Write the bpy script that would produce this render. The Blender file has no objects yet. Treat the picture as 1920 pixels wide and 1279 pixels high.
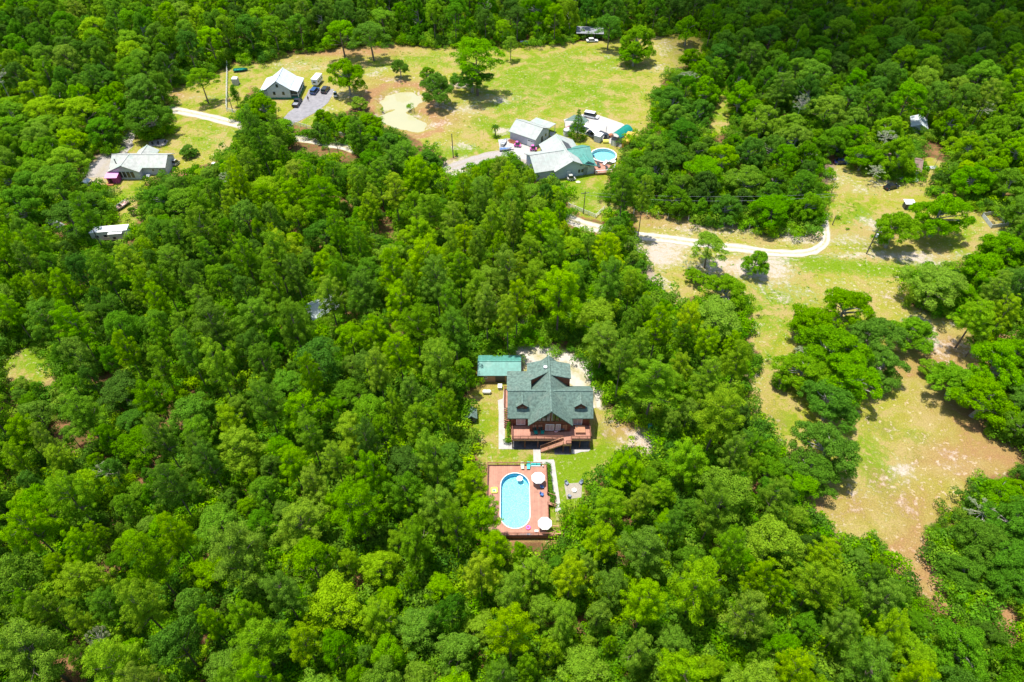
import bpy, math, random
import numpy as np
from mathutils import Vector, Matrix
sc = bpy.context.scene
COL = sc.collection
R = math.radians

# ---------------------------------------------------------------- camera
CAM_H = 110.0; PITCH = R(46); FPX = 1280.0
cam = bpy.data.cameras.new('camera'); cam.lens = 24; cam.sensor_width = 36
cam.clip_start = 1; cam.clip_end = 6000
camo = bpy.data.objects.new('camera', cam); COL.objects.link(camo)
camo.location = (0, 0, CAM_H); camo.rotation_euler = (R(90) - PITCH, 0, 0)
sc.camera = camo
# ---------------------------------------------------------------- sky, sun, exposure
SUN_EL = R(78); SUN_AZ = R(-62)          # azimuth clockwise from +Y (away from the camera)
w = bpy.data.worlds.new('World'); sc.world = w; w.use_nodes = True
nt = w.node_tree; bg = nt.nodes['Background']
sky = nt.nodes.new('ShaderNodeTexSky'); sky.sky_type = 'NISHITA'; sky.sun_disc = False
sky.sun_elevation = SUN_EL; sky.sun_rotation = SUN_AZ; sky.air_density = 1.0; sky.dust_density = 1.2
nt.links.new(sky.outputs[0], bg.inputs[0]); bg.inputs[1].default_value = 0.15
sun = bpy.data.lights.new('sun', 'SUN'); sun.energy = 4.5; sun.angle = R(0.53); sun.color = (1.0, 0.955, 0.87)
suno = bpy.data.objects.new('sun', sun); COL.objects.link(suno)
sd = Vector((math.cos(SUN_EL)*math.sin(SUN_AZ), math.cos(SUN_EL)*math.cos(SUN_AZ), math.sin(SUN_EL)))
suno.rotation_euler = sd.to_track_quat('Z', 'Y').to_euler(); suno.location = sd*300
sc.view_settings.view_transform = 'Standard'; sc.view_settings.look = 'None'
sc.view_settings.gamma = 1; sc.view_settings.use_curve_mapping = False
sc.view_settings.exposure = 0.62
try:
    sc.cycles.max_bounces = 6; sc.cycles.diffuse_bounces = 3; sc.cycles.transparent_max_bounces = 8
    sc.cycles.sample_clamp_indirect = 4
except Exception: pass

# ---------------------------------------------------------------- survey: where a spot seen in the photo lies on the plane at height z
CP, SP = math.cos(PITCH), math.sin(PITCH)
def G(px, py, z=0.0):
    a = (px-960)/FPX; b = (639.5-py)/FPX
    Y = CP + b*SP; Z = -SP + b*CP; t = (z-CAM_H)/Z
    return Vector((a*t, Y*t, z))
def PR(x, y, z):
    zz = z-CAM_H; dep = y*CP - zz*SP; up = y*SP + zz*CP
    return 960+FPX*x/dep, 639.5-FPX*up/dep, FPX/dep
def PRN(x, y, z):
    zz = z-CAM_H; dep = np.maximum(y*CP - zz*SP, 1.0); up = y*SP + zz*CP
    return 960+FPX*x/dep, 639.5-FPX*up/dep, FPX/dep

# ---------------------------------------------------------------- mesh builder and tags
class MB:
    def __init__(s): s.v = []; s.f = []
    def add(s, vs, fs):
        n = len(s.v); s.v += [tuple(p) for p in vs]; s.f += [tuple(i+n for i in f) for f in fs]; return s
    def box(s, x0, x1, y0, y1, z0, z1):
        return s.add([(x0,y0,z0),(x1,y0,z0),(x1,y1,z0),(x0,y1,z0),(x0,y0,z1),(x1,y0,z1),(x1,y1,z1),(x0,y1,z1)],
                     [(0,3,2,1),(4,5,6,7),(0,1,5,4),(1,2,6,5),(2,3,7,6),(3,0,4,7)])
    def obox(s, c, d, yaw=0.0, taper=1.0):      # c = centre of the bottom face
        hx, hy, h = d[0]/2, d[1]/2, d[2]; co, si = math.cos(yaw), math.sin(yaw); vs = []
        for z, k in ((0,1.0),(h,taper)):
            for a, b in ((-hx,-hy),(hx,-hy),(hx,hy),(-hx,hy)):
                vs.append((c[0]+(a*co-b*si)*k, c[1]+(a*si+b*co)*k, c[2]+z))
        return s.add(vs, [(0,3,2,1),(4,5,6,7),(0,1,5,4),(1,2,6,5),(2,3,7,6),(3,0,4,7)])
    def slab(s, pts, t):                          # polygon with vertical thickness t downward
        n = len(pts); vs = [tuple(p) for p in pts]+[(p[0],p[1],p[2]-t) for p in pts]
        return s.add(vs, [tuple(range(n)), tuple(range(2*n-1, n-1, -1))]+[(i, i+n, (i+1)%n+n, (i+1)%n) for i in range(n)])
    def bar(s, p0, p1, w_, h_=None):              # box beam between two points
        p0 = Vector(p0); p1 = Vector(p1); h_ = h_ or w_; d = (p1-p0)
        if d.length < 1e-6: return s
        d.normalize(); u = d.cross(Vector((0,0,1)))
        if u.length < 1e-3: u = Vector((1,0,0))
        u.normalize(); v = u.cross(d).normalized(); vs = []
        for p in (p0, p1):
            for a, b in ((-1,-1),(1,-1),(1,1),(-1,1)): vs.append(p+u*(a*w_/2)+v*(b*h_/2))
        return s.add(vs, [(0,1,2,3),(7,6,5,4),(0,4,5,1),(1,5,6,2),(2,6,7,3),(3,7,4,0)])
    def cyl(s, p0, p1, r0, r1=None, n=8, cap=True):
        p0 = Vector(p0); p1 = Vector(p1); r1 = r0 if r1 is None else r1
        d = (p1-p0).normalized(); u = d.cross(Vector((0,0,1)))
        if u.length < 1e-3: u = Vector((1,0,0))
        u.normalize(); v = d.cross(u); vs = []
        for p, r in ((p0,r0),(p1,r1)):
            for i in range(n):
                a = 2*math.pi*i/n; vs.append(p+u*(math.cos(a)*r)+v*(math.sin(a)*r))
        fs = [(i,(i+1)%n,(i+1)%n+n,i+n) for i in range(n)]
        if cap: fs += [tuple(range(n-1,-1,-1)), tuple(range(n,2*n))]
        return s.add(vs, fs)
    def lathe(s, prof, c=(0,0,0), n=20, sx=1.0, sy=1.0):
        vs = []; m = len(prof)
        for r, z in prof:
            for i in range(n):
                a = 2*math.pi*i/n; vs.append((c[0]+r*math.cos(a)*sx, c[1]+r*math.sin(a)*sy, c[2]+z))
        fs = [(j*n+i, j*n+(i+1)%n, (j+1)*n+(i+1)%n, (j+1)*n+i) for j in range(m-1) for i in range(n)]
        fs += [tuple(range(n-1,-1,-1)), tuple(range((m-1)*n, m*n))]
        return s.add(vs, fs)
    def torus(s, c, R0, r, n=20, m=8, flat=1.0):
        vs = []
        for i in range(n):
            a = 2*math.pi*i/n
            for j in range(m):
                b = 2*math.pi*j/m; q = R0+r*math.cos(b)
                vs.append((c[0]+q*math.cos(a), c[1]+q*math.sin(a), c[2]+r*math.sin(b)*flat))
        return s.add(vs, [(i*m+j, ((i+1)%n)*m+j, ((i+1)%n)*m+(j+1)%m, i*m+(j+1)%m) for i in range(n) for j in range(m)])
    def build(s, name, mat, parent=None, world=False, smooth=False, bevel=0):
        vs = s.v
        if world and parent is not None:
            rt = parent
            M = Matrix.Identity(4)
            while rt is not None:
                M = Matrix.LocRotScale(rt.location, rt.rotation_euler, rt.scale) @ M; rt = rt.parent
            Mi = M.inverted(); vs = [tuple(Mi @ Vector(p)) for p in vs]
        me = bpy.data.meshes.new(name); me.from_pydata(vs, [], s.f); me.update()
        me.materials.append(mat)
        o = bpy.data.objects.new(name, me); COL.objects.link(o)
        if parent is not None: o.parent = parent
        if smooth:
            for p in me.polygons: p.use_smooth = True
        if bevel:
            b = o.modifiers.new('bevel', 'BEVEL'); b.width = bevel; b.segments = 2; b.limit_method = 'ANGLE'
        return o
def tag(o, label=None, cat=None, group=None, kind=None):
    if label: o['label'] = label
    if cat: o['category'] = cat
    if group: o['group'] = group
    if kind: o['kind'] = kind
    return o
def thing(name, label, cat, loc=(0,0,0), yaw=0.0, group=None):
    o = bpy.data.objects.new(name, None); COL.objects.link(o); o.empty_display_size = 0.5
    o.location = loc; o.rotation_euler = (0,0,yaw)
    return tag(o, label, cat, group)
def copy_tree(o, loc, yaw, label, parent=None):
    c = o.copy(); COL.objects.link(c); c.parent = parent
    if parent is None: c.location = loc; c.rotation_euler = (0,0,yaw); c['label'] = label
    for ch in list(o.children): copy_tree(ch, None, None, None, c)
    return c

# ---------------------------------------------------------------- materials
def newmat(name):
    m = bpy.data.materials.new(name); m.use_nodes = True
    return m, m.node_tree, m.node_tree.nodes['Principled BSDF']
def mat(name, col, rough=0.6, var=0.12, scale=3.0, metal=0.0, bump=0.0, spec=0.4, stripes=None, dirt=0.0, dirtcol=(0.2,0.16,0.1)):
    """plain painted/wooden surface with mottling; stripes=(axis, per-metre, depth) draws board or rib lines"""
    m, nt, b = newmat(name); N = nt.nodes; L = nt.links
    tc = N.new('ShaderNodeTexCoord'); nz = N.new('ShaderNodeTexNoise'); nz.inputs['Scale'].default_value = scale; nz.inputs['Detail'].default_value = 5
    L.new(tc.outputs['Object'], nz.inputs['Vector'])
    mx = N.new('ShaderNodeMix'); mx.data_type = 'RGBA'
    mx.inputs[6].default_value = (*[c*(1-var*1.6) for c in col], 1); mx.inputs[7].default_value = (*[min(1, c*(1+var)) for c in col], 1)
    rp = N.new('ShaderNodeMapRange'); rp.inputs[1].default_value = 0.3; rp.inputs[2].default_value = 0.7
    L.new(nz.outputs[0], rp.inputs[0]); L.new(rp.outputs[0], mx.inputs[0]); out = mx.outputs[2]
    if dirt > 0:
        n2 = N.new('ShaderNodeTexNoise'); n2.inputs['Scale'].default_value = scale*0.25; n2.inputs['Detail'].default_value = 6; n2.inputs['Roughness'].default_value = 0.65
        L.new(tc.outputs['Object'], n2.inputs['Vector'])
        r2 = N.new('ShaderNodeMapRange'); r2.inputs[1].default_value = 0.52; r2.inputs[2].default_value = 0.72; r2.inputs[4].default_value = dirt
        L.new(n2.outputs[0], r2.inputs[0]); m2 = N.new('ShaderNodeMix'); m2.data_type = 'RGBA'
        L.new(r2.outputs[0], m2.inputs[0]); L.new(out, m2.inputs[6]); m2.inputs[7].default_value = (*dirtcol, 1); out = m2.outputs[2]
    if stripes:
        ax, per, dep = stripes
        sp = N.new('ShaderNodeSeparateXYZ'); L.new(tc.outputs['Object'], sp.inputs[0])
        mu = N.new('ShaderNodeMath'); mu.operation = 'MULTIPLY'; mu.inputs[1].default_value = per; L.new(sp.outputs[ax], mu.inputs[0])
        fr = N.new('ShaderNodeMath'); fr.operation = 'FRACT'; L.new(mu.outputs[0], fr.inputs[0])
        lt = N.new('ShaderNodeMath'); lt.operation = 'LESS_THAN'; lt.inputs[1].default_value = 0.15; L.new(fr.outputs[0], lt.inputs[0])
        ml = N.new('ShaderNodeMath'); ml.operation = 'MULTIPLY'; ml.inputs[1].default_value = dep; L.new(lt.outputs[0], ml.inputs[0])
        fl = N.new('ShaderNodeMath'); fl.operation = 'FLOOR'; L.new(mu.outputs[0], fl.inputs[0])
        wn = N.new('ShaderNodeTexWhiteNoise'); wn.noise_dimensions = '1D'; L.new(fl.outputs[0], wn.inputs['W'])
        br = N.new('ShaderNodeMapRange'); br.inputs[3].default_value = 1-dep*0.3; br.inputs[4].default_value = 1+dep*0.15; L.new(wn.outputs[0], br.inputs[0])
        m4 = N.new('ShaderNodeVectorMath'); m4.operation = 'SCALE'; L.new(out, m4.inputs[0]); L.new(br.outputs[0], m4.inputs['Scale'])
        m3 = N.new('ShaderNodeMix'); m3.data_type = 'RGBA'; L.new(ml.outputs[0], m3.inputs[0]); L.new(m4.outputs[0], m3.inputs[6])
        m3.inputs[7].default_value = (*[c*0.3 for c in col], 1); out = m3.outputs[2]
    L.new(out, b.inputs['Base Color']); b.inputs['Roughness'].default_value = rough; b.inputs['Metallic'].default_value = metal
    b.inputs['Specular IOR Level'].default_value = spec
    if bump > 0:
        n3 = N.new('ShaderNodeTexNoise'); n3.inputs['Scale'].default_value = scale*8; L.new(tc.outputs['Object'], n3.inputs['Vector'])
        bp = N.new('ShaderNodeBump'); bp.inputs['Strength'].default_value = bump; bp.inputs['Distance'].default_value = 0.05
        L.new(n3.outputs[0], bp.inputs['Height']); L.new(bp.outputs[0], b.inputs['Normal'])
    return m
M = {}
M['shingle'] = mat('green_shingles', (0.125,0.195,0.16), 0.85, 0.25, 2.2, bump=0.4, stripes=('Y',2.2,0.18), dirt=0.35, dirtcol=(0.16,0.15,0.12))
M['log'] = mat('stained_log', (0.20,0.055,0.028), 0.6, 0.2, 2.0, stripes=('Z',3.5,0.6))
M['logtrim'] = mat('log_trim', (0.16,0.06,0.03), 0.6, 0.2, 2.0)
M['white'] = mat('white_paint', (0.80,0.80,0.78), 0.5, 0.05, 2.0)
M['whitefab'] = mat('white_canvas', (0.86,0.85,0.83), 0.8, 0.04, 2.0)
M['deck'] = mat('deck_boards', (0.42,0.20,0.135), 0.65, 0.12, 1.2, stripes=('X',6.5,0.35))
M['deckdark'] = mat('deck_rail', (0.19,0.07,0.04), 0.65, 0.15, 2.0)
M['decktop'] = mat('rail_cap', (0.50,0.26,0.15), 0.65, 0.12, 2.0)
M['concrete'] = mat('pale_concrete', (0.42,0.40,0.37), 0.9, 0.1, 1.2, dirt=0.3, dirtcol=(0.4,0.36,0.28))
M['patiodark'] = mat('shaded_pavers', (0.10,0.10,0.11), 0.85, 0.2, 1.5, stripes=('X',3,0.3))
M['gravel'] = mat('grey_gravel', (0.36,0.325,0.30), 0.95, 0.2, 6.0, bump=0.5, dirt=0.3, dirtcol=(0.3,0.27,0.22))
M['sandroad'] = mat('white_sand_track', (0.50,0.45,0.385), 0.95, 0.1, 0.9, bump=0.3, dirt=0.35, dirtcol=(0.5,0.42,0.3))
M['asphalt'] = mat('grey_driveway', (0.25,0.24,0.25), 0.9, 0.12, 0.8, bump=0.2, dirt=0.3, dirtcol=(0.4,0.37,0.36))
M['teal'] = mat('teal_metal_roof', (0.09,0.29,0.24), 0.45, 0.12, 1.5, stripes=('X',3.2,0.25), dirt=0.5, dirtcol=(0.25,0.38,0.32))
M['tealdark'] = mat('green_tarp', (0.0,0.20,0.15), 0.5, 0.1, 1.5, stripes=('X',2.0,0.15))
M['greyroof'] = mat('faded_grey_roof', (0.40,0.41,0.37), 0.7, 0.12, 1.2, stripes=('X',2.0,0.12), dirt=0.55, dirtcol=(0.22,0.40,0.32))
M['greyroof2'] = mat('grey_green_roof', (0.38,0.40,0.37), 0.7, 0.1, 1.0, stripes=('X',1.8,0.12), dirt=0.5, dirtcol=(0.23,0.37,0.30))
M['silver'] = mat('galvanised_roof', (0.52,0.57,0.60), 0.5, 0.08, 1.0, stripes=('X',2.2,0.15), metal=0.0)
M['siding'] = mat('pale_siding', (0.50,0.53,0.57), 0.6, 0.06, 1.0, stripes=('Z',5,0.2))
M['sidingblue'] = mat('blue_grey_siding', (0.42,0.50,0.58), 0.6, 0.06, 1.0, stripes=('Z',5,0.2))
M['tan'] = mat('tan_siding', (0.42,0.27,0.17), 0.7, 0.1, 1.0, stripes=('X',4,0.25))
M['brownroof'] = mat('brown_shingles', (0.24,0.16,0.13), 0.9, 0.2, 2.0, stripes=('Y',2.2,0.2))
M['glass'] = mat('window_glass', (0.02,0.03,0.035), 0.08, 0.1, 1.0, spec=0.8)
M['blackm'] = mat('black_plastic', (0.015,0.015,0.017), 0.4, 0.1)
M['darkgrey'] = mat('dark_grey', (0.07,0.075,0.08), 0.5, 0.12)
M['midgrey'] = mat('mid_grey', (0.25,0.26,0.28), 0.6, 0.12)
M['lightgrey'] = mat('light_grey', (0.5,0.52,0.54), 0.6, 0.1)
M['curtain'] = mat('red_white_curtain', (0.62,0.42,0.40), 0.8, 0.1, 2.0, stripes=('X',5,0.6))
M['pink'] = mat('pink_paint', (0.75,0.13,0.45), 0.6, 0.08)
M['pinkroof'] = mat('pink_roof', (0.80,0.30,0.62), 0.6, 0.08, stripes=('X',3,0.1))
M['pinkdark'] = mat('dark_pink_siding', (0.38,0.06,0.24), 0.6, 0.1, stripes=('X',5,0.4))
M['hotpink'] = mat('hot_pink_vinyl', (0.9,0.16,0.5), 0.35, 0.05)
M['palepink'] = mat('pale_pink_vinyl', (0.85,0.5,0.5), 0.5, 0.1)
M['yellow'] = mat('yellow_vinyl', (0.78,0.75,0.12), 0.4, 0.15, 8)
M['tealfab'] = mat('teal_cushion', (0.0,0.26,0.19), 0.7, 0.12, 4)
M['aqua'] = mat('aqua_plastic', (0.08,0.58,0.55), 0.45, 0.08)
M['cream'] = mat('cream_plastic', (0.68,0.66,0.42), 0.5, 0.08)
M['bluefab'] = mat('blue_canvas', (0.06,0.16,0.42), 0.7, 0.1)
M['bluegrey'] = mat('blue_grey_metal', (0.20,0.24,0.32), 0.5, 0.1)
M['spa'] = mat('brown_spa_cover', (0.40,0.19,0.10), 0.6, 0.1, 1.0, dirt=0.3, dirtcol=(0.3,0.15,0.08))
M['bark'] = mat('bark', (0.17,0.13,0.10), 0.9, 0.25, 2.5)
M['barkgrey'] = mat('grey_bark', (0.34,0.31,0.27), 0.9, 0.2, 2.5)
M['barkpale'] = mat('bleached_branch', (0.50,0.46,0.40), 0.9, 0.15, 2.5)
M['pole'] = mat('weathered_pole', (0.17,0.14,0.11), 0.85, 0.2, 2)
M['orange'] = mat('ochre_container', (0.62,0.36,0.05), 0.6, 0.1, 1.2, stripes=('X',4,0.2), dirt=0.3)
M['lumber'] = mat('raw_lumber', (0.38,0.15,0.07), 0.8, 0.25, 3)
M['rubber'] = mat('tyre_rubber', (0.02,0.02,0.02), 0.8, 0.1)
M['wire'] = mat('cable', (0.30,0.33,0.30), 0.5, 0.1)
M['skin'] = mat('skin', (0.5,0.3,0.2), 0.6, 0.05)
M['denim'] = mat('denim', (0.08,0.1,0.2), 0.8, 0.1)
def paint(name, col, rough=0.25, metal=0.0): 
    m = mat(name, col, rough, 0.05, 1.0, metal, spec=0.6); return m
M['p_blue'] = paint('blue_car_paint', (0.02,0.07,0.20)); M['p_black'] = paint('black_car_paint', (0.012,0.013,0.016))
M['p_navy'] = paint('navy_car_paint', (0.008,0.015,0.08)); M['p_white'] = paint('white_car_paint', (0.75,0.75,0.74))
M['p_dark'] = paint('dark_grey_car_paint', (0.03,0.035,0.04)); M['p_silver'] = paint('silver_car_paint', (0.45,0.45,0.42))
M['lamp'] = mat('lamp_glass', (0.7,0.68,0.6), 0.2, 0.05); M['taillamp'] = mat('tail_lamp', (0.3,0.01,0.01), 0.3, 0.05)
# ================================================================ ground
def gp(lst, z=0.0): return [tuple(G(a, b, z)) for a, b in lst]
# outlines of the open land as surveyed on the ground (pixel corners of the photo laid on z = 0)
F_NORTH = [(312,172),(350,152),(395,140),(432,122),(500,113),(560,98),(610,93),(700,84),(760,82),(850,90),(940,87),(1060,80),(1100,78),(1230,66),(1316,62),(1322,85),(1318,105),
           (1290,122),(1262,128),(1245,150),(1232,165),(1224,215),(1226,226),(1200,250),(1182,262),(1176,300),(1165,314),(1148,308),(1130,330),(1066,345),(1030,335),(1000,318),(975,292),
           (940,288),(905,294),(850,292),(838,300),(822,284),(760,250),(716,240),(706,210),(690,200),(664,203),(636,212),(600,214),(590,240),(548,232),(525,226),(505,205),(500,178),(470,160),(455,190),(440,200),(450,262),(425,282),(400,305),(355,312),
           (330,325),(315,318),(318,262),(330,240),(310,225),(322,200),(318,188)]
F_SLAWN = [(1066,345),(1142,325),(1136,372),(1172,388),(1178,378),(1230,400),(1400,434),(1520,438),(1552,408),(1558,335),(1572,305),(1620,320),(1700,345),(1728,330),(1728,300),(1745,296),(1768,304),
           (1755,345),(1735,372),(1790,360),(1830,398),(1850,398),(1888,424),(1868,445),(1830,482),(1770,496),(1722,505),(1694,545),(1700,570),(1740,585),(1800,600),(1850,640),(1900,610),(1918,640),(1880,690),
           (1850,812),(1925,845),(1925,868),(1868,885),(1830,895),(1812,950),(1770,958),(1745,985),(1740,1030),(1756,1090),(1806,1122),(1785,1152),(1688,1070),(1650,1008),(1590,1012),(1530,962),(1500,930),(1482,880),(1455,815),(1412,772),
           (1402,745),(1425,660),(1404,640),(1398,560),(1340,555),(1290,555),(1268,575),(1225,505),(1205,470),(1196,452),(1196,425),(1180,400),(1150,392),(1128,412),(1095,405),(1064,385)]
F_YARD = [(874,748),(896,735),(893,712),(897,672),(960,668),(975,640),(1000,645),(1045,658),(1100,682),(1122,712),(1136,755),(1164,782),(1202,808),(1232,822),(1250,845),(1218,853),(1188,838),
          (1162,848),(1130,880),(1142,892),(1096,908),(1092,938),(1058,962),(1076,988),(1064,995),(1062,1014),(962,1014),(960,1002),(945,990),(936,962),(928,938),(914,922),(910,868),(905,862),(890,852),(882,820),(870,795)]
F_WEST = [(216,290),(234,240),(248,236),(246,262),(300,262),(330,240),(318,262),(318,290),(316,318),(264,345),(258,385),(268,400),(246,422),(244,448),(176,445),(172,428),(214,415),(200,380),(186,352),(156,345),(156,325),(180,300)]
F_ROAD = [(835,306),(888,292),(902,302),(852,328),(826,330)]
F_GLADE = [(0,662),(55,642),(85,655),(104,690),(98,728),(70,712),(30,706),(0,725)]
F_TRACKGAP = [(596,272),(650,288),(640,300),(598,284)]
F_LANE = [(1340,182),(1362,150),(1376,160),(1372,240),(1352,252),(1330,244),(1336,215)]
F_CORNER = [(1868,1132),(1925,1142),(1925,1215),(1890,1188)]
OPEN = [gp(p) for p in (F_CORNER, F_LANE, F_NORTH, F_SLAWN, F_YARD, F_WEST, F_ROAD, F_GLADE)]
OPEN_PX = [F_NORTH, F_SLAWN, F_YARD, F_WEST, F_ROAD, F_TRACKGAP, F_GLADE]
def inside(poly, X, Y):
    r = np.zeros(np.shape(X), bool); n = len(poly)
    for i in range(n):
        x0, y0 = poly[i][0], poly[i][1]; x1, y1 = poly[(i+1)%n][0], poly[(i+1)%n][1]
        if y0 == y1: continue
        c = ((y0 > Y) != (y1 > Y)) & (X < (x1-x0)*(Y-y0)/(y1-y0)+x0); r ^= c
    return r
def sdist(poly, X, Y):
    d = np.full(np.shape(X), 1e9); n = len(poly)
    for i in range(n):
        ax, ay = poly[i][0], poly[i][1]; bx, by = poly[(i+1)%n][0], poly[(i+1)%n][1]
        vx, vy = bx-ax, by-ay; L2 = vx*vx+vy*vy+1e-9
        t = np.clip(((X-ax)*vx+(Y-ay)*vy)/L2, 0, 1); d = np.minimum(d, np.hypot(X-ax-t*vx, Y-ay-t*vy))
    return np.where(inside(poly, X, Y), -d, d)
def sst(a, b, x):
    t = np.clip((x-a)/(b-a), 0, 1); return t*t*(3-2*t)
POND = gp([(712,190),(720,180),(735,172),(752,168),(772,170),(787,176),(789,186),(780,196),(765,203),(757,206),(770,212),(790,222),(799,232),(796,240),(780,243),(758,240),(735,233),(716,222),(712,214),(722,206),(738,204),(740,200),(722,200)])
xs = np.concatenate([[-3000,-1500,-700,-420], np.arange(-300, 301, 1.25), [420,700,1500,3000]])
ys = np.concatenate([[-1500,-500,-120,0], np.arange(20, 421, 1.25), [480,600,900,1600,3200]])
GX, GY = np.meshgrid(xs, ys); gx, gy = GX.ravel(), GY.ravel()
dp = sdist(POND, gx, gy); dp = dp+np.where(dp < 30, 0.7*np.sin(gx*.9+1.7*np.sin(gy*.6))+0.5*np.sin(gy*1.3+gx*.4), 0)*np.clip((dp+2)/4, 0.25, 1)
gz = -1.5*(1-sst(-1.2, 2.4, dp)) + 0.45*np.exp(-((dp-8)/3.0)**2)*(gx < G(800,230).x+12)
near = (np.abs(gx) < 290) & (gy > 25) & (gy < 410)
op = np.full(gx.shape, 1e9)
for p in OPEN: op = np.minimum(op, sdist(p, gx, gy))
m_open = 1-sst(-2.0, 3.0, op)
lush = np.zeros(gx.shape); sand = np.zeros(gx.shape); straw = np.zeros(gx.shape)
def blob(arr, px, py, rx, ry, k=1.0, rot=0.0):
    c = G(px, py); co, si = math.cos(rot), math.sin(rot); dx, dy = gx-c.x, gy-c.y
    u = (dx*co+dy*si)/rx; v = (-dx*si+dy*co)/ry
    arr[:] = np.maximum(arr, k*np.exp(-(u*u+v*v)*0.8))
# lush green patches: x, y on the photo, radii in metres
for b in [(1000,160,22,22,.8),(1050,120,30,14,.7),(1090,175,22,16,.75),(960,190,16,14,.7),(1130,200,14,12,.55),(800,112,20,9,.6),(870,120,14,8,.6),(1180,150,12,14,.5),(700,120,8,8,.5),
          (930,235,14,10,.65),(1010,240,14,8,.6),(560,118,14,6,.5),(445,150,9,12,.5),(480,130,14,6,.6),(590,220,8,5,.7),(770,214,4,2.5,1),(715,206,3,2,.9),(850,285,16,5,.75),(400,190,12,6,.6),(400,260,14,10,.6),(370,225,14,6,.5),
          (230,370,10,8,.6),(250,410,6,6,.6),(250,280,8,6,.3),(1085,285,20,6,.5),(1110,370,14,8,.85),(1080,360,10,6,.8),(1070,335,10,5,.6),(1000,275,12,5,.4),
          (1050,880,9,7,1.0),(1070,930,6,8,1.0),(1110,860,7,5,.75),(1050,970,4,6,.8),(925,855,8,2.5,.55),(905,800,3,12,.5),(990,850,6,2,.7),(1120,820,4,6,.5),
          (1600,400,10,9,.6),(1500,490,16,3,.85),(1580,500,20,3,.9),(1660,505,14,3,.9),(1700,495,20,4,.6),(1830,440,12,10,.5),(1200,456,12,2,.7),(1400,470,20,2,.5),(1440,565,12,10,.6),(1440,600,8,8,.6),
          (1640,870,5,9,.85),(1655,800,4,5,.5),(1720,825,4,3,.7),(1715,855,4,2,.7),(1450,690,3,8,.6),(1470,790,4,6,.5),(1680,990,8,6,.45),(1740,600,10,4,.3),
          (30,670,14,6,.9),(60,690,10,5,.6),(1640,460,12,4,.4),(1780,470,12,4,.4),(1720,200,14,8,.6),(1345,215,4,12,.6),(1360,190,8,10,.6),(1280,80,10,10,.3),(1440,190,12,12,.5)]: blob(lush, *b)
for b in [(560,125,12,8,.6),(600,125,10,5,.6),(630,165,8,5,.5),(575,190,4,6,.3),(640,178,9,4,.7),(610,205,8,3,.5),(710,130,6,3,.6),(700,140,5,4,.6),(860,160,6,3,.9),(925,185,14,5,.7),(880,205,10,6,.7),(820,235,10,5,.6),
          (865,272,10,5,.55),(830,195,3,5,.6),(900,170,6,3,.5),(1130,160,6,20,.3),(1110,215,10,4,.3),(1150,105,8,3,.5),(1240,130,10,5,.6),(1245,85,7,10,.55),(1160,128,8,3,.5),(940,245,3,3,.8),(1240,95,4,8,.6),
          (300,170,8,4,.6),(365,182,12,3,.6),(250,300,3,8,.5),(180,335,6,8,.8),(200,300,6,14,.7),(540,120,10,4,.6),(740,150,8,3,.6),(790,150,6,3,.5),
          (1235,475,10,7,.95),(1260,455,12,4,.9),(1230,520,6,12,.6),(1265,545,5,8,.55),(1310,425,16,5,.7),(1390,435,24,4,.6),(1510,443,12,5,.85),(1390,500,14,5,.95),(1440,500,10,10,.85),(1480,545,20,8,.5),(1560,540,18,6,.45),(1640,545,14,10,.45),
          (1600,445,12,5,.6),(1640,425,8,6,.7),(1680,480,22,2.5,.85),(1730,490,10,3,.7),(1570,330,8,10,.6),(1620,355,14,4,.6),(1650,345,10,5,.6),(1860,420,4,6,.6),(1410,615,4,10,.5),(1415,700,4,14,.5),(1440,770,3,6,.4),(1455,845,5,5,.6),
          (1690,880,4,4,.75),(1700,890,8,4,.5),(1780,850,16,3,.5,-.5),(1790,875,10,3,.6),(1620,920,6,5,.5),(1650,955,10,6,.45),(1550,980,10,5,.5),(1680,905,4,5,.5),(1760,890,8,8,.35),(1700,960,12,8,.3),(1770,600,14,6,.55),(1745,630,4,10,.8),(1790,640,14,8,.5),
          (1000,668,7,5,.95),(985,650,4,6,.95),(1060,680,6,4,.95),(1090,700,5,4,.9),(1105,720,4,5,.8),(1125,755,3,4,.6),(1150,790,5,4,.6),(1205,820,4,3,.95),(1215,842,3,3,.8),(1180,830,4,3,.6),(905,842,1.2,1.0,.5),(1350,500,10,5,.6),(850,310,8,4,.8),(960,300,20,4,.9)]: blob(sand, *b)
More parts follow.
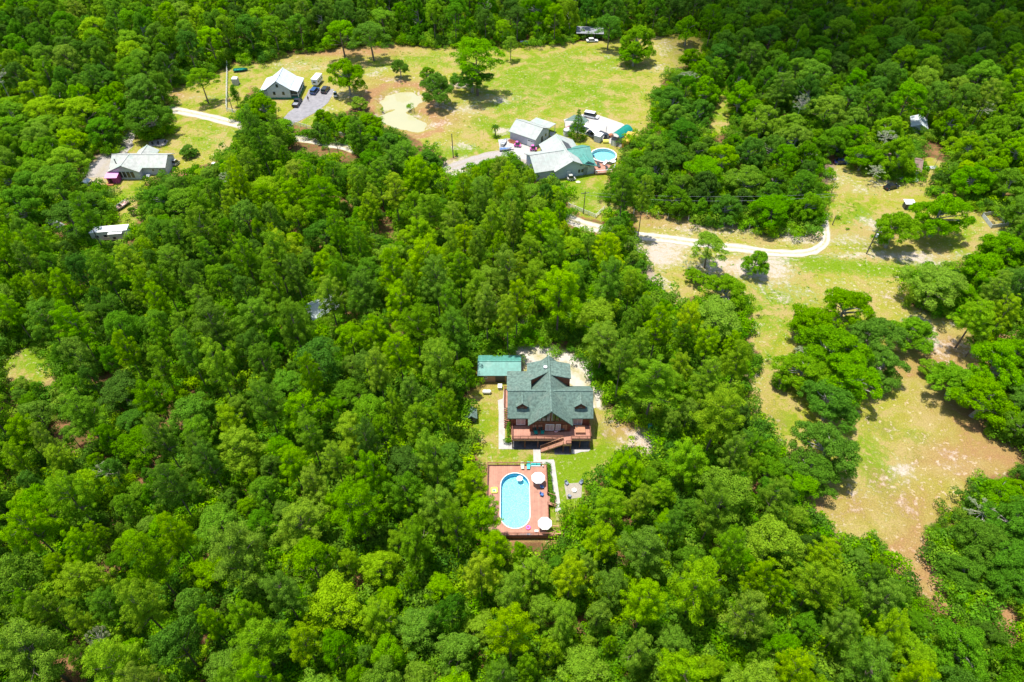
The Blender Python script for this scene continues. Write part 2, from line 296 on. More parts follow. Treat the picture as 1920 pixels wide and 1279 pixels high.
for b in [(640,98,30,5,.9),(720,90,20,4,.8),(600,95,20,4,.7),(560,110,10,4,.5),(700,180,14,10,.9),(800,200,10,12,.95),(830,225,12,10,.9),(760,250,26,6,.7),(690,170,12,10,.8),(720,150,14,5,.8),(780,158,14,4,.8),(700,215,12,6,.9),(650,175,10,5,.5),
          (1195,380,8,5,.9),(1230,405,14,3,.9),(1300,420,30,3,.7),(1180,340,8,5,.6),(1215,360,8,6,.9),(1390,440,30,3,.4),(1690,460,16,5,.5),(1760,650,12,8,.8),(1780,700,8,8,.9),(1700,690,8,6,.7),(1800,760,14,4,.7,-.4),(1870,620,10,8,.9),(1900,590,8,8,.9),
          (1860,800,12,5,.8),(1820,820,14,6,.6),(1560,940,8,4,.6),(1530,940,6,4,.8),(1770,1080,8,14,.9),(1900,1170,12,10,.9),(1740,1100,8,8,.7),(1800,1120,8,6,.9),(1820,880,8,5,.8),(1890,860,8,6,.8),(1400,760,6,6,.5),(1280,80,20,10,.5),(1240,110,14,14,.4),
          (1660,440,14,4,.6),(1490,420,12,3,.6),(1030,655,6,4,.6),(900,715,5,3,.8),(1180,800,8,5,.7),(1230,840,8,5,.7),(1070,1005,4,6,.8),(1080,960,2,4,.5),(950,860,3,3,.3),(600,270,14,6,.7),(320,180,14,5,.7),(1860,690,10,10,.7),(1440,650,5,10,.3),(1700,950,16,14,.62),(1620,950,12,8,.62),(1740,1040,12,12,.8),(1780,860,16,8,.75),(1860,850,12,6,.8),(1760,780,12,8,.6),(1660,800,10,8,.45),(1580,960,8,8,.6),(1440,760,5,10,.5),(1500,560,14,8,.3),(1720,560,14,8,.5),(950,1012,12,3,.9)]: blob(straw, *b)
bank = np.exp(-((dp-3.0)/2.6)**2)
straw = np.maximum(straw*np.where(np.abs(dp) < 22, 0.75, 1.0), np.exp(-((dp-4.5)/3.0)**2)*0.95)
sand = np.maximum(sand, 0.75*np.exp(-((dp-0.7)/0.7)**2)); sand = np.maximum(sand, 0.3*np.exp(-((dp-9)/3.5)**2))
me = bpy.data.meshes.new('ground'); nx, ny = len(xs), len(ys)
me.vertices.add(nx*ny); me.vertices.foreach_set('co', np.stack([gx, gy, gz], 1).ravel().astype(np.float32))
ii = (np.arange(ny-1)[:,None]*nx+np.arange(nx-1)[None,:]).ravel(); fq = np.stack([ii, ii+1, ii+nx+1, ii+nx], 1).astype(np.int32)
me.loops.add(fq.size); me.loops.foreach_set('vertex_index', fq.ravel()); me.polygons.add(len(fq))
me.polygons.foreach_set('loop_start', np.arange(0, fq.size, 4, dtype=np.int32)); me.update(calc_edges=True); me.validate()
ca = me.color_attributes.new('cover', 'FLOAT_COLOR', 'POINT')
ca.data.foreach_set('color', np.stack([m_open, lush, sand, straw], 1).ravel().astype(np.float32))
me.polygons.foreach_set('use_smooth', np.ones(len(fq), bool))
ground = bpy.data.objects.new('ground', me); COL.objects.link(ground); tag(ground, kind='structure')

gm, nt, b = newmat('open_ground'); N = nt.nodes; L = nt.links
at = N.new('ShaderNodeAttribute'); at.attribute_name = 'cover'; sp = N.new('ShaderNodeSeparateColor'); L.new(at.outputs['Color'], sp.inputs[0])
geo = N.new('ShaderNodeNewGeometry')
def noise(scale, det=6, rough=0.6, dist=0.0):
    n = N.new('ShaderNodeTexNoise'); n.inputs['Scale'].default_value = scale; n.inputs['Detail'].default_value = det
    n.inputs['Roughness'].default_value = rough; n.inputs['Distortion'].default_value = dist; L.new(geo.outputs['Position'], n.inputs['Vector']); return n.outputs[0]
def rng(src, a, b_, c=0.0, d=1.0):
    r = N.new('ShaderNodeMapRange'); r.interpolation_type = 'SMOOTHSTEP'; r.inputs[1].default_value = a; r.inputs[2].default_value = b_; r.inputs[3].default_value = c; r.inputs[4].default_value = d
    if hasattr(src, 'links'): L.new(src, r.inputs[0])
    return r.outputs[0]
def mth(op, a, b_):
    m = N.new('ShaderNodeMath'); m.operation = op
    for i, q in enumerate((a, b_)):
        if hasattr(q, 'links'): L.new(q, m.inputs[i])
        else: m.inputs[i].default_value = q
    return m.outputs[0]
def mixc(f, a, b_):
    m = N.new('ShaderNodeMix'); m.data_type = 'RGBA'
    for k, q in ((0, f), (6, a), (7, b_)):
        if hasattr(q, 'links'): L.new(q, m.inputs[k])
        else: m.inputs[k].default_value = q if k == 0 else (*q, 1)
    return m.outputs[2]
big = noise(0.045, 5); mid = noise(0.16, 7, 0.65, 0.6); fine = noise(0.9, 8, 0.7); tiny = noise(4.0, 6, 0.75)
c_tan = (0.35,0.27,0.10); c_green = (0.255,0.265,0.020); c_lush = (0.145,0.235,0.006); c_sand = (0.46,0.385,0.315); c_straw = (0.32,0.18,0.08)
g = mixc(rng(mth('ADD', mth('MULTIPLY', mid, 0.6), mth('MULTIPLY', fine, 0.5)), 0.45, 0.60), c_tan, c_green)
l_f = rng(mth('ADD', sp.outputs[1], mth('MULTIPLY', mth('SUBTRACT', mth('ADD', mid, mth('MULTIPLY', fine, 0.8)), 0.9), 2.4)), 0.2, 0.85)
g = mixc(l_f, g, c_lush)
s_f = rng(mth('ADD', at.outputs['Alpha'], mth('MULTIPLY', mth('SUBTRACT', mth('ADD', mid, mth('MULTIPLY', fine, 0.6)), 0.8), 1.3)), 0.3, 0.95)
g = mixc(s_f, g, c_straw)
d_f = rng(mth('ADD', sp.outputs[2], mth('MULTIPLY', mth('SUBTRACT', mth('ADD', mth('MULTIPLY', mid, 0.8), mth('MULTIPLY', fine, 1.0)), 0.9), 1.7)), 0.42, 0.95)
g = mixc(d_f, g, c_sand)
p_f = rng(fine, 0.54, 0.66, 0, 0.75); g = mixc(mth('MULTIPLY', p_f, rng(big, 0.36, 0.56)), g, (0.58,0.45,0.30))
fl = mixc(rng(mid, 0.38, 0.62), (0.15,0.075,0.035), (0.27,0.14,0.065)); fl = mixc(rng(fine, 0.47, 0.62, 0, 0.9), fl, (0.07,0.13,0.015)); fl = mixc(rng(sp.outputs[2], 0.3, 0.8), fl, c_sand)
o_f = rng(mth('ADD', sp.outputs[0], mth('MULTIPLY', mth('SUBTRACT', mth('ADD', mid, fine), 1.0), 0.9)), 0.3, 0.7)
g = mixc(o_f, fl, g)
vm = N.new('ShaderNodeVectorMath'); vm.operation = 'SCALE'; L.new(g, vm.inputs[0]); L.new(rng(tiny, 0.25, 0.75, 0.62, 1.3), vm.inputs['Scale'])
L.new(vm.outputs[0], b.inputs['Base Color']); b.inputs['Roughness'].default_value = 0.95; b.inputs['Specular IOR Level'].default_value = 0.1
bp = N.new('ShaderNodeBump'); bp.inputs['Strength'].default_value = 0.6; bp.inputs['Distance'].default_value = 0.25; L.new(mth('ADD', tiny, mth('MULTIPLY', fine, 1.5)), bp.inputs['Height']); L.new(bp.outputs[0], b.inputs['Normal'])
me.materials.append(gm)

# pond water
pm, nt, b = newmat('silty_pond_water')
b.inputs['Base Color'].default_value = (0.42,0.40,0.20,1); b.inputs['Roughness'].default_value = 0.04; b.inputs['Specular IOR Level'].default_value = 0.5
nz = nt.nodes.new('ShaderNodeTexNoise'); nz.inputs['Scale'].default_value = 0.12; mx = nt.nodes.new('ShaderNodeMix'); mx.data_type = 'RGBA'
mx.inputs[6].default_value = (0.35,0.345,0.20,1); mx.inputs[7].default_value = (0.43,0.395,0.225,1)
gg = nt.nodes.new('ShaderNodeNewGeometry'); nt.links.new(gg.outputs['Position'], nz.inputs['Vector']); nt.links.new(nz.outputs[0], mx.inputs[0]); nt.links.new(mx.outputs[2], b.inputs['Base Color'])
c = G(752, 208); mb = MB(); mb.lathe([(22,-0.02),(22,0)], (c.x, c.y, -1.0), 48)
tag(mb.build('pond_water', pm), kind='structure')

# ---------------------------------------------------------------- roads and paths
def ruts(m, grass=(0.30,0.27,0.10), k=0.8):      # worn wheel lines, weedy middle and verges on a track
    nt = m.node_tree; N = nt.nodes; L = nt.links; b = N['Principled BSDF']; src = b.inputs['Base Color'].links[0].from_socket
    a = N.new('ShaderNodeAttribute'); a.attribute_name = 'across'; ab = N.new('ShaderNodeMath'); ab.operation = 'ABSOLUTE'; L.new(a.outputs['Fac'], ab.inputs[0])
    g = N.new('ShaderNodeNewGeometry'); nz = N.new('ShaderNodeTexNoise'); nz.inputs['Scale'].default_value = 0.8; nz.inputs['Detail'].default_value = 8; nz.inputs['Roughness'].default_value = 0.7; L.new(g.outputs['Position'], nz.inputs['Vector'])
    cv = N.new('ShaderNodeFloatCurve'); c = cv.mapping.curves[0]; c.points[0].location = (0, .55); c.points[1].location = (1, 1.0); c.points.new(.25, .35); c.points.new(.45, 0.05); c.points.new(.65, 0.12); c.points.new(.85, .5); cv.mapping.update(); L.new(ab.outputs[0], cv.inputs['Value'])
    ad = N.new('ShaderNodeMath'); ad.operation = 'ADD'; L.new(cv.outputs[0], ad.inputs[0]); L.new(nz.outputs[0], ad.inputs[1]); r = N.new('ShaderNodeMapRange'); r.inputs[1].default_value = .78; r.inputs[2].default_value = 1.1; r.inputs[4].default_value = k; L.new(ad.outputs[0], r.inputs[0])
    mx = N.new('ShaderNodeMix'); mx.data_type = 'RGBA'; L.new(r.outputs[0], mx.inputs[0]); L.new(src, mx.inputs[6]); mx.inputs[7].default_value = (*grass, 1); L.new(mx.outputs[2], b.inputs['Base Color'])
ruts(M['sandroad']); ruts(M['gravel'], (0.30,0.25,0.15), 0.5)
ROADS = []
def strip(name, pts, wd, mtl, z=0.02, jit=0.15, px=True, seg=1.5, seed=1):
    rnd = random.Random(seed)
    P = [G(a, b) if px else Vector((a, b, 0)) for a, b in pts]
    ROADS.append(P)
    W = wd if isinstance(wd, (list, tuple)) else [wd]*len(P); Q = []; WW = []
    for i in range(len(P)-1):                       # Catmull-Rom
        p0, p1, p2, p3 = P[max(i-1,0)], P[i], P[i+1], P[min(i+2,len(P)-1)]; n = max(1, int((p2-p1).length/seg))
        for k in range(n):
            t = k/n; Q.append(0.5*((2*p1)+(p2-p0)*t+(2*p0-5*p1+4*p2-p3)*t*t+(3*p1-p0-3*p2+p3)*t*t*t)); WW.append(W[i]*(1-t)+W[i+1]*t)
    Q.append(P[-1]); WW.append(W[-1]); mb = MB(); vs = []; fs = []; uu = []
    for i, q in enumerate(Q):
        d = (Q[min(i+1,len(Q)-1)]-Q[max(i-1,0)]).normalized(); n = Vector((-d.y, d.x, 0)); h = WW[i]/2
        for s_ in (-1, -.75, -.5, -.22, 0, .22, .5, .75, 1): e_ = jit if abs(s_) == 1 else 0; vs.append((q.x+n.x*s_*(h+rnd.uniform(-e_,e_)), q.y+n.y*s_*(h+rnd.uniform(-e_,e_)), z+(0.02 if abs(s_) < .3 else (-0.005 if abs(s_) == .5 else 0)))); uu.append(s_)
    for i in range(len(Q)-1):
        for k in range(8): fs.append((i*9+k, i*9+k+1, (i+1)*9+k+1, (i+1)*9+k))
    mb.add(vs, fs); o = mb.build(name, mtl); tag(o, kind='structure'); at_ = o.data.attributes.new('across', 'FLOAT', 'POINT'); at_.data.foreach_set('value', np.array(uu, dtype=np.float32)); return o
def patch(name, pts, mtl, z=0.03, t=0.1, px=True):
    mb = MB(); mb.slab([(*(G(a, b)[:2] if px else (a, b)), z) for a, b in pts], t); return tag(mb.build(name, mtl), kind='structure')
strip('sand_road', [(225,208),(270,203),(322,206),(380,217),(440,232),(520,252),(572,261),(610,268),(660,279),(740,298),(840,320),(930,345),(1010,375),(1070,412),(1120,428),(1190,441),(1260,449),(1320,458),(1400,467),(1450,474),(1500,475),(1530,468),(1546,455),(1549,438),(1546,420),(1548,400)],
      [4,4,4.2,4.2,4.2,4,4,4,4,4,4.5,4.5,4.5,4.5,4.2,4.0,3.8,3.6,3.4,3.2,3.0,2.8,2.4,2.2,2,1.8], M['sandroad'], z=0.03, jit=0.42)
strip('side_road', [(820,325),(855,312),(900,298),(930,296),(960,300),(990,305)], [4,4.5,5,8,10,8], M['gravel'], z=0.045, jit=0.3)
strip('west_drive', [(246,236),(243,255),(232,275),(212,295),(195,315),(185,332)], [3,4,5,9,10,9], M['gravel'], z=0.035, jit=0.8)
strip('house_track', [(975,600),(984,640),(1008,668),(1052,682),(1085,700),(1102,720),(1112,745),(1118,765)], [5,7,9,9,9,7,4,2], M['sandroad'], z=0.035, jit=0.5)
patch('driveway', [(580,167),(626,167),(624,177),(615,193),(597,208),(575,220),(560,228),(547,232),(533,231),(526,228),(542,210),(557,200),(567,190),(575,178)], M['asphalt'], z=0.05)
strip('driveway_apron', [(540,228),(530,240),(520,252)], [4.5,5,6], M['asphalt'], z=0.06, jit=0.1)
# ================================================================ trees
def leaf_material(name, dark, midc, light, trans=0.3):
    m, nt, b = newmat(name); N = nt.nodes; L = nt.links; N.remove(b)
    a = N.new('ShaderNodeAttribute'); a.attribute_type = 'INSTANCER'; a.attribute_name = 'tint'
    v = N.new('ShaderNodeAttribute'); v.attribute_name = 'leafvar'
    ad = N.new('ShaderNodeMath'); ad.operation = 'ADD'; L.new(a.outputs['Fac'], ad.inputs[0])
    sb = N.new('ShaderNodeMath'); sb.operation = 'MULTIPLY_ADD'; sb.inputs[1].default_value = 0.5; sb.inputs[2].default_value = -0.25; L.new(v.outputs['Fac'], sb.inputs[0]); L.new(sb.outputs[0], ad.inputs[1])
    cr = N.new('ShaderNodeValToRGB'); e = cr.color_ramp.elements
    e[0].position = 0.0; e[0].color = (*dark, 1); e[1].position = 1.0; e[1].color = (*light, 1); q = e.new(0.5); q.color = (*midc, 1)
    L.new(ad.outputs[0], cr.inputs[0])
    br = N.new('ShaderNodeMapRange'); br.inputs[3].default_value = 0.72; br.inputs[4].default_value = 1.28
    fr = N.new('ShaderNodeMath'); fr.operation = 'FRACT'; mu = N.new('ShaderNodeMath'); mu.operation = 'MULTIPLY'; mu.inputs[1].default_value = 7.31
    L.new(v.outputs['Fac'], mu.inputs[0]); L.new(mu.outputs[0], fr.inputs[0]); L.new(fr.outputs[0], br.inputs[0])
    vm = N.new('ShaderNodeVectorMath'); vm.operation = 'SCALE'; L.new(cr.outputs[0], vm.inputs[0]); L.new(br.outputs[0], vm.inputs['Scale'])
    f2 = N.new('ShaderNodeMath'); f2.operation = 'MULTIPLY'; f2.inputs[1].default_value = 37.7; L.new(a.outputs['Fac'], f2.inputs[0]); f3 = N.new('ShaderNodeMath'); f3.operation = 'FRACT'; L.new(f2.outputs[0], f3.inputs[0]); f4 = N.new('ShaderNodeMapRange'); f4.inputs[3].default_value = 0.86; f4.inputs[4].default_value = 1.14; L.new(f3.outputs[0], f4.inputs[0]); v2 = N.new('ShaderNodeVectorMath'); v2.operation = 'SCALE'; L.new(vm.outputs[0], v2.inputs[0]); L.new(f4.outputs[0], v2.inputs['Scale']); h2 = N.new('ShaderNodeMath'); h2.operation = 'MULTIPLY'; h2.inputs[1].default_value = 91.3; L.new(a.outputs['Fac'], h2.inputs[0]); h3 = N.new('ShaderNodeMath'); h3.operation = 'FRACT'; L.new(h2.outputs[0], h3.inputs[0]); h4 = N.new('ShaderNodeMapRange'); h4.inputs[3].default_value = 0.488; h4.inputs[4].default_value = 0.508; L.new(h3.outputs[0], h4.inputs[0]); h5 = N.new('ShaderNodeMapRange'); h5.inputs[3].default_value = 0.95; h5.inputs[4].default_value = 1.05; L.new(f3.outputs[0], h5.inputs[0]); h6 = N.new('ShaderNodeHueSaturation'); L.new(h4.outputs[0], h6.inputs['Hue']); L.new(h5.outputs[0], h6.inputs['Saturation']); L.new(v2.outputs[0], h6.inputs['Color']); vm = h6
    d = N.new('ShaderNodeBsdfDiffuse'); t = N.new('ShaderNodeBsdfTranslucent'); mx = N.new('ShaderNodeMixShader'); mx.inputs[0].default_value = trans
    hs = N.new('ShaderNodeHueSaturation'); hs.inputs['Value'].default_value = 1.25; hs.inputs['Hue'].default_value = 0.49; L.new(vm.outputs[0], hs.inputs['Color'])
    L.new(vm.outputs[0], d.inputs[0]); L.new(hs.outputs[0], t.inputs[0]); L.new(d.outputs[0], mx.inputs[1]); L.new(t.outputs[0], mx.inputs[2])
    L.new(mx.outputs[0], N['Material Output'].inputs[0]); return m
M['pineleaf'] = leaf_material('pine_needles', (0.084,0.215,0.009), (0.182,0.370,0.010), (0.325,0.480,0.013), 0.44)
M['leaf'] = leaf_material('broad_leaves', (0.060,0.185,0.011), (0.135,0.325,0.012), (0.265,0.455,0.015), 0.44)
M['deadleaf'] = leaf_material('grey_moss', (0.20,0.27,0.12), (0.27,0.33,0.17), (0.33,0.36,0.2), 0.2)

def leaves(puffs, nper, ll, lw, rs, squash=0.8, outward=0.95):
    """puffs: (x,y,z,r). quads scattered through each puff, facing roughly outwards"""
    V = []; A = []
    for (x, y, z, r) in puffs:
        n = int(nper*(r*r)); 
        d = rs.normal(size=(n,3)); d /= np.linalg.norm(d, axis=1)[:,None]
        d[:,2] = np.where(d[:,2] < -0.35, -d[:,2], d[:,2])
        rad = r*(0.55+0.5*rs.random(n)**0.6)
        c = d*rad[:,None]; c[:,2] *= squash; c += (x, y, z)
        nn = d*outward+rs.normal(size=(n,3))*0.38; nn /= np.linalg.norm(nn, axis=1)[:,None]
        t = np.cross(nn, rs.normal(size=(n,3))); t /= np.linalg.norm(t, axis=1)[:,None]; s_ = np.cross(nn, t)
        k = 0.7+0.6*rs.random(n); a = t*(ll*k/2)[:,None]; b_ = s_*(lw*k/2)[:,None]
        V.append(np.stack([c-a, c+b_, c+a, c-b_], 1))
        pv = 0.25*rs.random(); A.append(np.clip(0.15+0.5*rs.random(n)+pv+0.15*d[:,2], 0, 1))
    return np.concatenate(V).reshape(-1,3), np.repeat(np.concatenate(A), 4)
def mesh_np(name, V, A, mats, extra=None):
    nq = len(V)//4; fv = np.arange(len(V), dtype=np.int32); ls = np.arange(0, len(V), 4, dtype=np.int32)
    me = bpy.data.meshes.new(name)
    if extra is not None:
        ev, ef = extra; n0 = len(V); V = np.concatenate([V, np.array(ev)]); A = np.concatenate([A, np.full(len(ev), .5)])
        q = np.array([f for f in ef if len(f) == 4], dtype=np.int32)+n0; fv = np.concatenate([fv, q.ravel()]); ls = np.arange(0, len(fv), 4, dtype=np.int32)
    me.vertices.add(len(V)); me.vertices.foreach_set('co', V.astype(np.float32).ravel())
    me.loops.add(len(fv)); me.loops.foreach_set('vertex_index', fv); me.polygons.add(len(ls)); me.polygons.foreach_set('loop_start', ls)
    if extra is not None:
        mi = np.zeros(len(ls), dtype=np.int32); mi[nq:] = 1; me.polygons.foreach_set('material_index', mi)
    me.update(calc_edges=True)
    at = me.attributes.new('leafvar', 'FLOAT', 'POINT'); at.data.foreach_set('value', A.astype(np.float32))
    for m in mats: me.materials.append(m)
    return me
PROTO = {}   # kind -> list of (crown, trunk, combined, R, H)
def limb(mb, p0, p1, r0, r1, rs, sag=0.3, n=5):
    p0 = Vector(p0); p1 = Vector(p1); m = (p0+p1)/2+Vector((rs.normal()*sag, rs.normal()*sag, rs.normal()*sag*0.5))
    rm = (r0+r1)/2; mb.cyl(p0, m, r0, rm, n, False); mb.cyl(m, p1, rm, r1, n, False)
def add_proto(kind, puffs, H, R_, zb, nper, ll, lw, rs, trunk_r, leafmat, barkmat, nl=14, squash=0.8, lean=0.4):
    V, A = leaves(puffs, nper, ll, lw, rs, squash)
    crown = mesh_np(kind+'_crown', V, A, [leafmat])
    mb = MB(); top = Vector((rs.normal()*lean, rs.normal()*lean, H*0.86)); fork = Vector((top.x*0.5, top.y*0.5, zb))
    mb.cyl((0,0,-0.3), (fork.x*0.5, fork.y*0.5, zb*0.5), trunk_r, trunk_r*0.8, 8, False); mb.cyl((fork.x*0.5, fork.y*0.5, zb*0.5), fork, trunk_r*0.8, trunk_r*0.68, 8, False); mb.cyl(fork, top, trunk_r*0.68, trunk_r*0.2, 7, False)
    for i in rs.permutation(len(puffs))[:nl]:
        x, y, z, r = puffs[i]; t = float(np.clip((z-zb)/(H*0.86-zb)-0.25, 0, 0.9)); b0 = fork.lerp(top, t)
        limb(mb, b0, (x, y, z), trunk_r*0.38*(1-t*0.6), 0.04, rs)
    trunk = bpy.data.meshes.new(kind+'_trunk'); trunk.from_pydata(mb.v, [], mb.f); trunk.materials.append(barkmat)
    comb = mesh_np(kind+'_tree', V, A, [leafmat, barkmat], (mb.v, mb.f))
    PROTO.setdefault(kind, []).append((crown, trunk, comb, R_, H))
for s_ in range(9):                                        # pines: whorled branches ending in needle puffs
    rs = np.random.RandomState(100+s_); H = 18.0; R_ = 4.3; pf = []
    egg = rs.uniform(0.75, 1.0); sx = rs.uniform(0.78,1.24)
    nlev = 7
    for lv in range(nlev):
        t = lv/(nlev-1); z = 9.0+t*8.0; rr = R_*(0.98-0.62*t**1.7)*(0.82 if lv == 0 else 1.0); nb = int(9-4*t); a0 = rs.uniform(0, 6.28)
        for k in range(nb):
            a = a0+6.283*k/nb+rs.normal()*0.28; ext = rr*rs.uniform(0.62, 1.08)
            if rs.random() < 0.12: continue
            for q in (1.04, 0.86, 0.66, 0.46, 0.28)[: (5 if ext > 2.6 else 3)]:
                pf.append((math.cos(a)*ext*q*sx+rs.normal()*0.3, math.sin(a)*ext*q/sx+rs.normal()*0.3, z+0.5*q*q+rs.normal()*0.35-0.3*(1-q), rs.uniform(0.40, 0.74)*(1.1 if q > .8 else 0.95)))
    pf += [(rs.normal()*0.5, rs.normal()*0.5, 17.3, 0.85), (rs.normal()*0.8, rs.normal()*0.8, 16.6, 0.9)]
    add_proto('pine', pf, H, 4.75, 9.0, 330, 0.25, 0.11, rs, 0.22, M['pineleaf'], M['bark'], 26, 0.8)
for s_ in range(6):                                        # forest hardwoods, rounded and dense
    rs = np.random.RandomState(200+s_); H = 14.0; R_ = 4.2; pf = []
    for k in range(86):
        a = rs.uniform(0, 6.283); u = rs.random()**0.5; zz = math.sqrt(max(0, 1-u*u)); wob = 1+0.22*math.sin(3*a+s_)+0.15*math.sin(5*a+2*s_)
        pf.append((math.cos(a)*u*R_*0.86*wob, math.sin(a)*u*R_*0.86*wob, 8.2+zz*4.9*rs.uniform(0.72, 1.02)+(rs.uniform(-3.4,0) if u > 0.75 else 0), rs.uniform(0.5, 1.05)))
    add_proto('hardwood', pf, H, 4.6, 5.0, 230, 0.26, 0.17, rs, 0.24, M['leaf'], M['bark'], 18, 0.85)
for s_ in range(7):                                        # spreading oaks, limbs carry separate lobes
    rs = np.random.RandomState(300+s_); H = 10.0; R_ = 6.0; pf = []; nlobe = 12
    lobes = [(0, 0, 7.9, 2.3)]
    for k in range(nlobe):
        a = 6.283*k/nlobe+rs.normal()*0.25; e = R_*rs.uniform(0.45, 0.74); lobes.append((math.cos(a)*e, math.sin(a)*e, rs.uniform(2.6, 6.6), rs.uniform(1.6, 2.3)))
    for k in range(5):
        a = rs.uniform(0, 6.28); e = R_*rs.uniform(0.2, 0.42); lobes.append((math.cos(a)*e, math.sin(a)*e, rs.uniform(6.6, 8.4), rs.uniform(1.4, 1.9)))
    for (x, y, z, r) in lobes:
        for q in range(int(8*r)):
            d = rs.normal(size=3); d /= np.linalg.norm(d); d[2] = abs(d[2])*0.9-0.25
            pf.append((x+d[0]*r*0.8, y+d[1]*r*0.8, z+d[2]*r*0.8, rs.uniform(0.5, 0.9)))
    add_proto('oak', pf, H, 6.0, 3.0, 210, 0.28, 0.18, rs, 0.42, M['leaf'], M['barkgrey'], 30, 0.85)
for s_ in range(4):                                        # sparse crowns hung with grey moss
    rs = np.random.RandomState(400+s_); H = 11.0; R_ = 4.5; pf = []
    for k in range(34):
        a = rs.uniform(0, 6.283); u = rs.random()**0.5; pf.append((math.cos(a)*u*R_*0.85, math.sin(a)*u*R_*0.85, 6.5+math.sqrt(1-u*u)*3.6*rs.uniform(.6,1), rs.uniform(0.35, 0.6)))
    add_proto('mossy', pf, H, 4.2, 4.5, 260, 0.30, 0.11, rs, 0.15, M['deadleaf'], M['barkpale'], 26, 0.9)

KINDNAME = {'pine':('pine_tree','pine tree'), 'hardwood':('hardwood_tree','hardwood tree'), 'oak':('oak_tree','oak tree'), 'mossy':('mossy_tree','mossy tree')}
TREES = []     # dict(kind, x, y, R, H, tint, rot, manual)
rnd = random.Random(5)
def fit(px, py, rpx, kind, hk=None):
    k = {'oak':1.55, 'hardwood':2.6, 'pine':3.6, 'mossy':2.2}[kind] if hk is None else hk; z = 6.0
    for _ in range(5):
        p = G(px, py, z); s_ = PR(p.x, p.y, z)[2]; r = rpx/s_; H = min(max(k*r, 2.5), 20); z = H*(0.62 if kind != 'pine' else 0.78)
    return p.x, p.y, r, H
def T(px, py, rpx, kind='oak', tint=0.45, hk=None, note=None):
    x, y, r, H = fit(px, py, rpx, kind, hk)
    TREES.append(dict(kind=kind, x=x, y=y, R=r, H=H, tint=tint, rot=rnd.uniform(0, 6.28), manual=True, note=note))
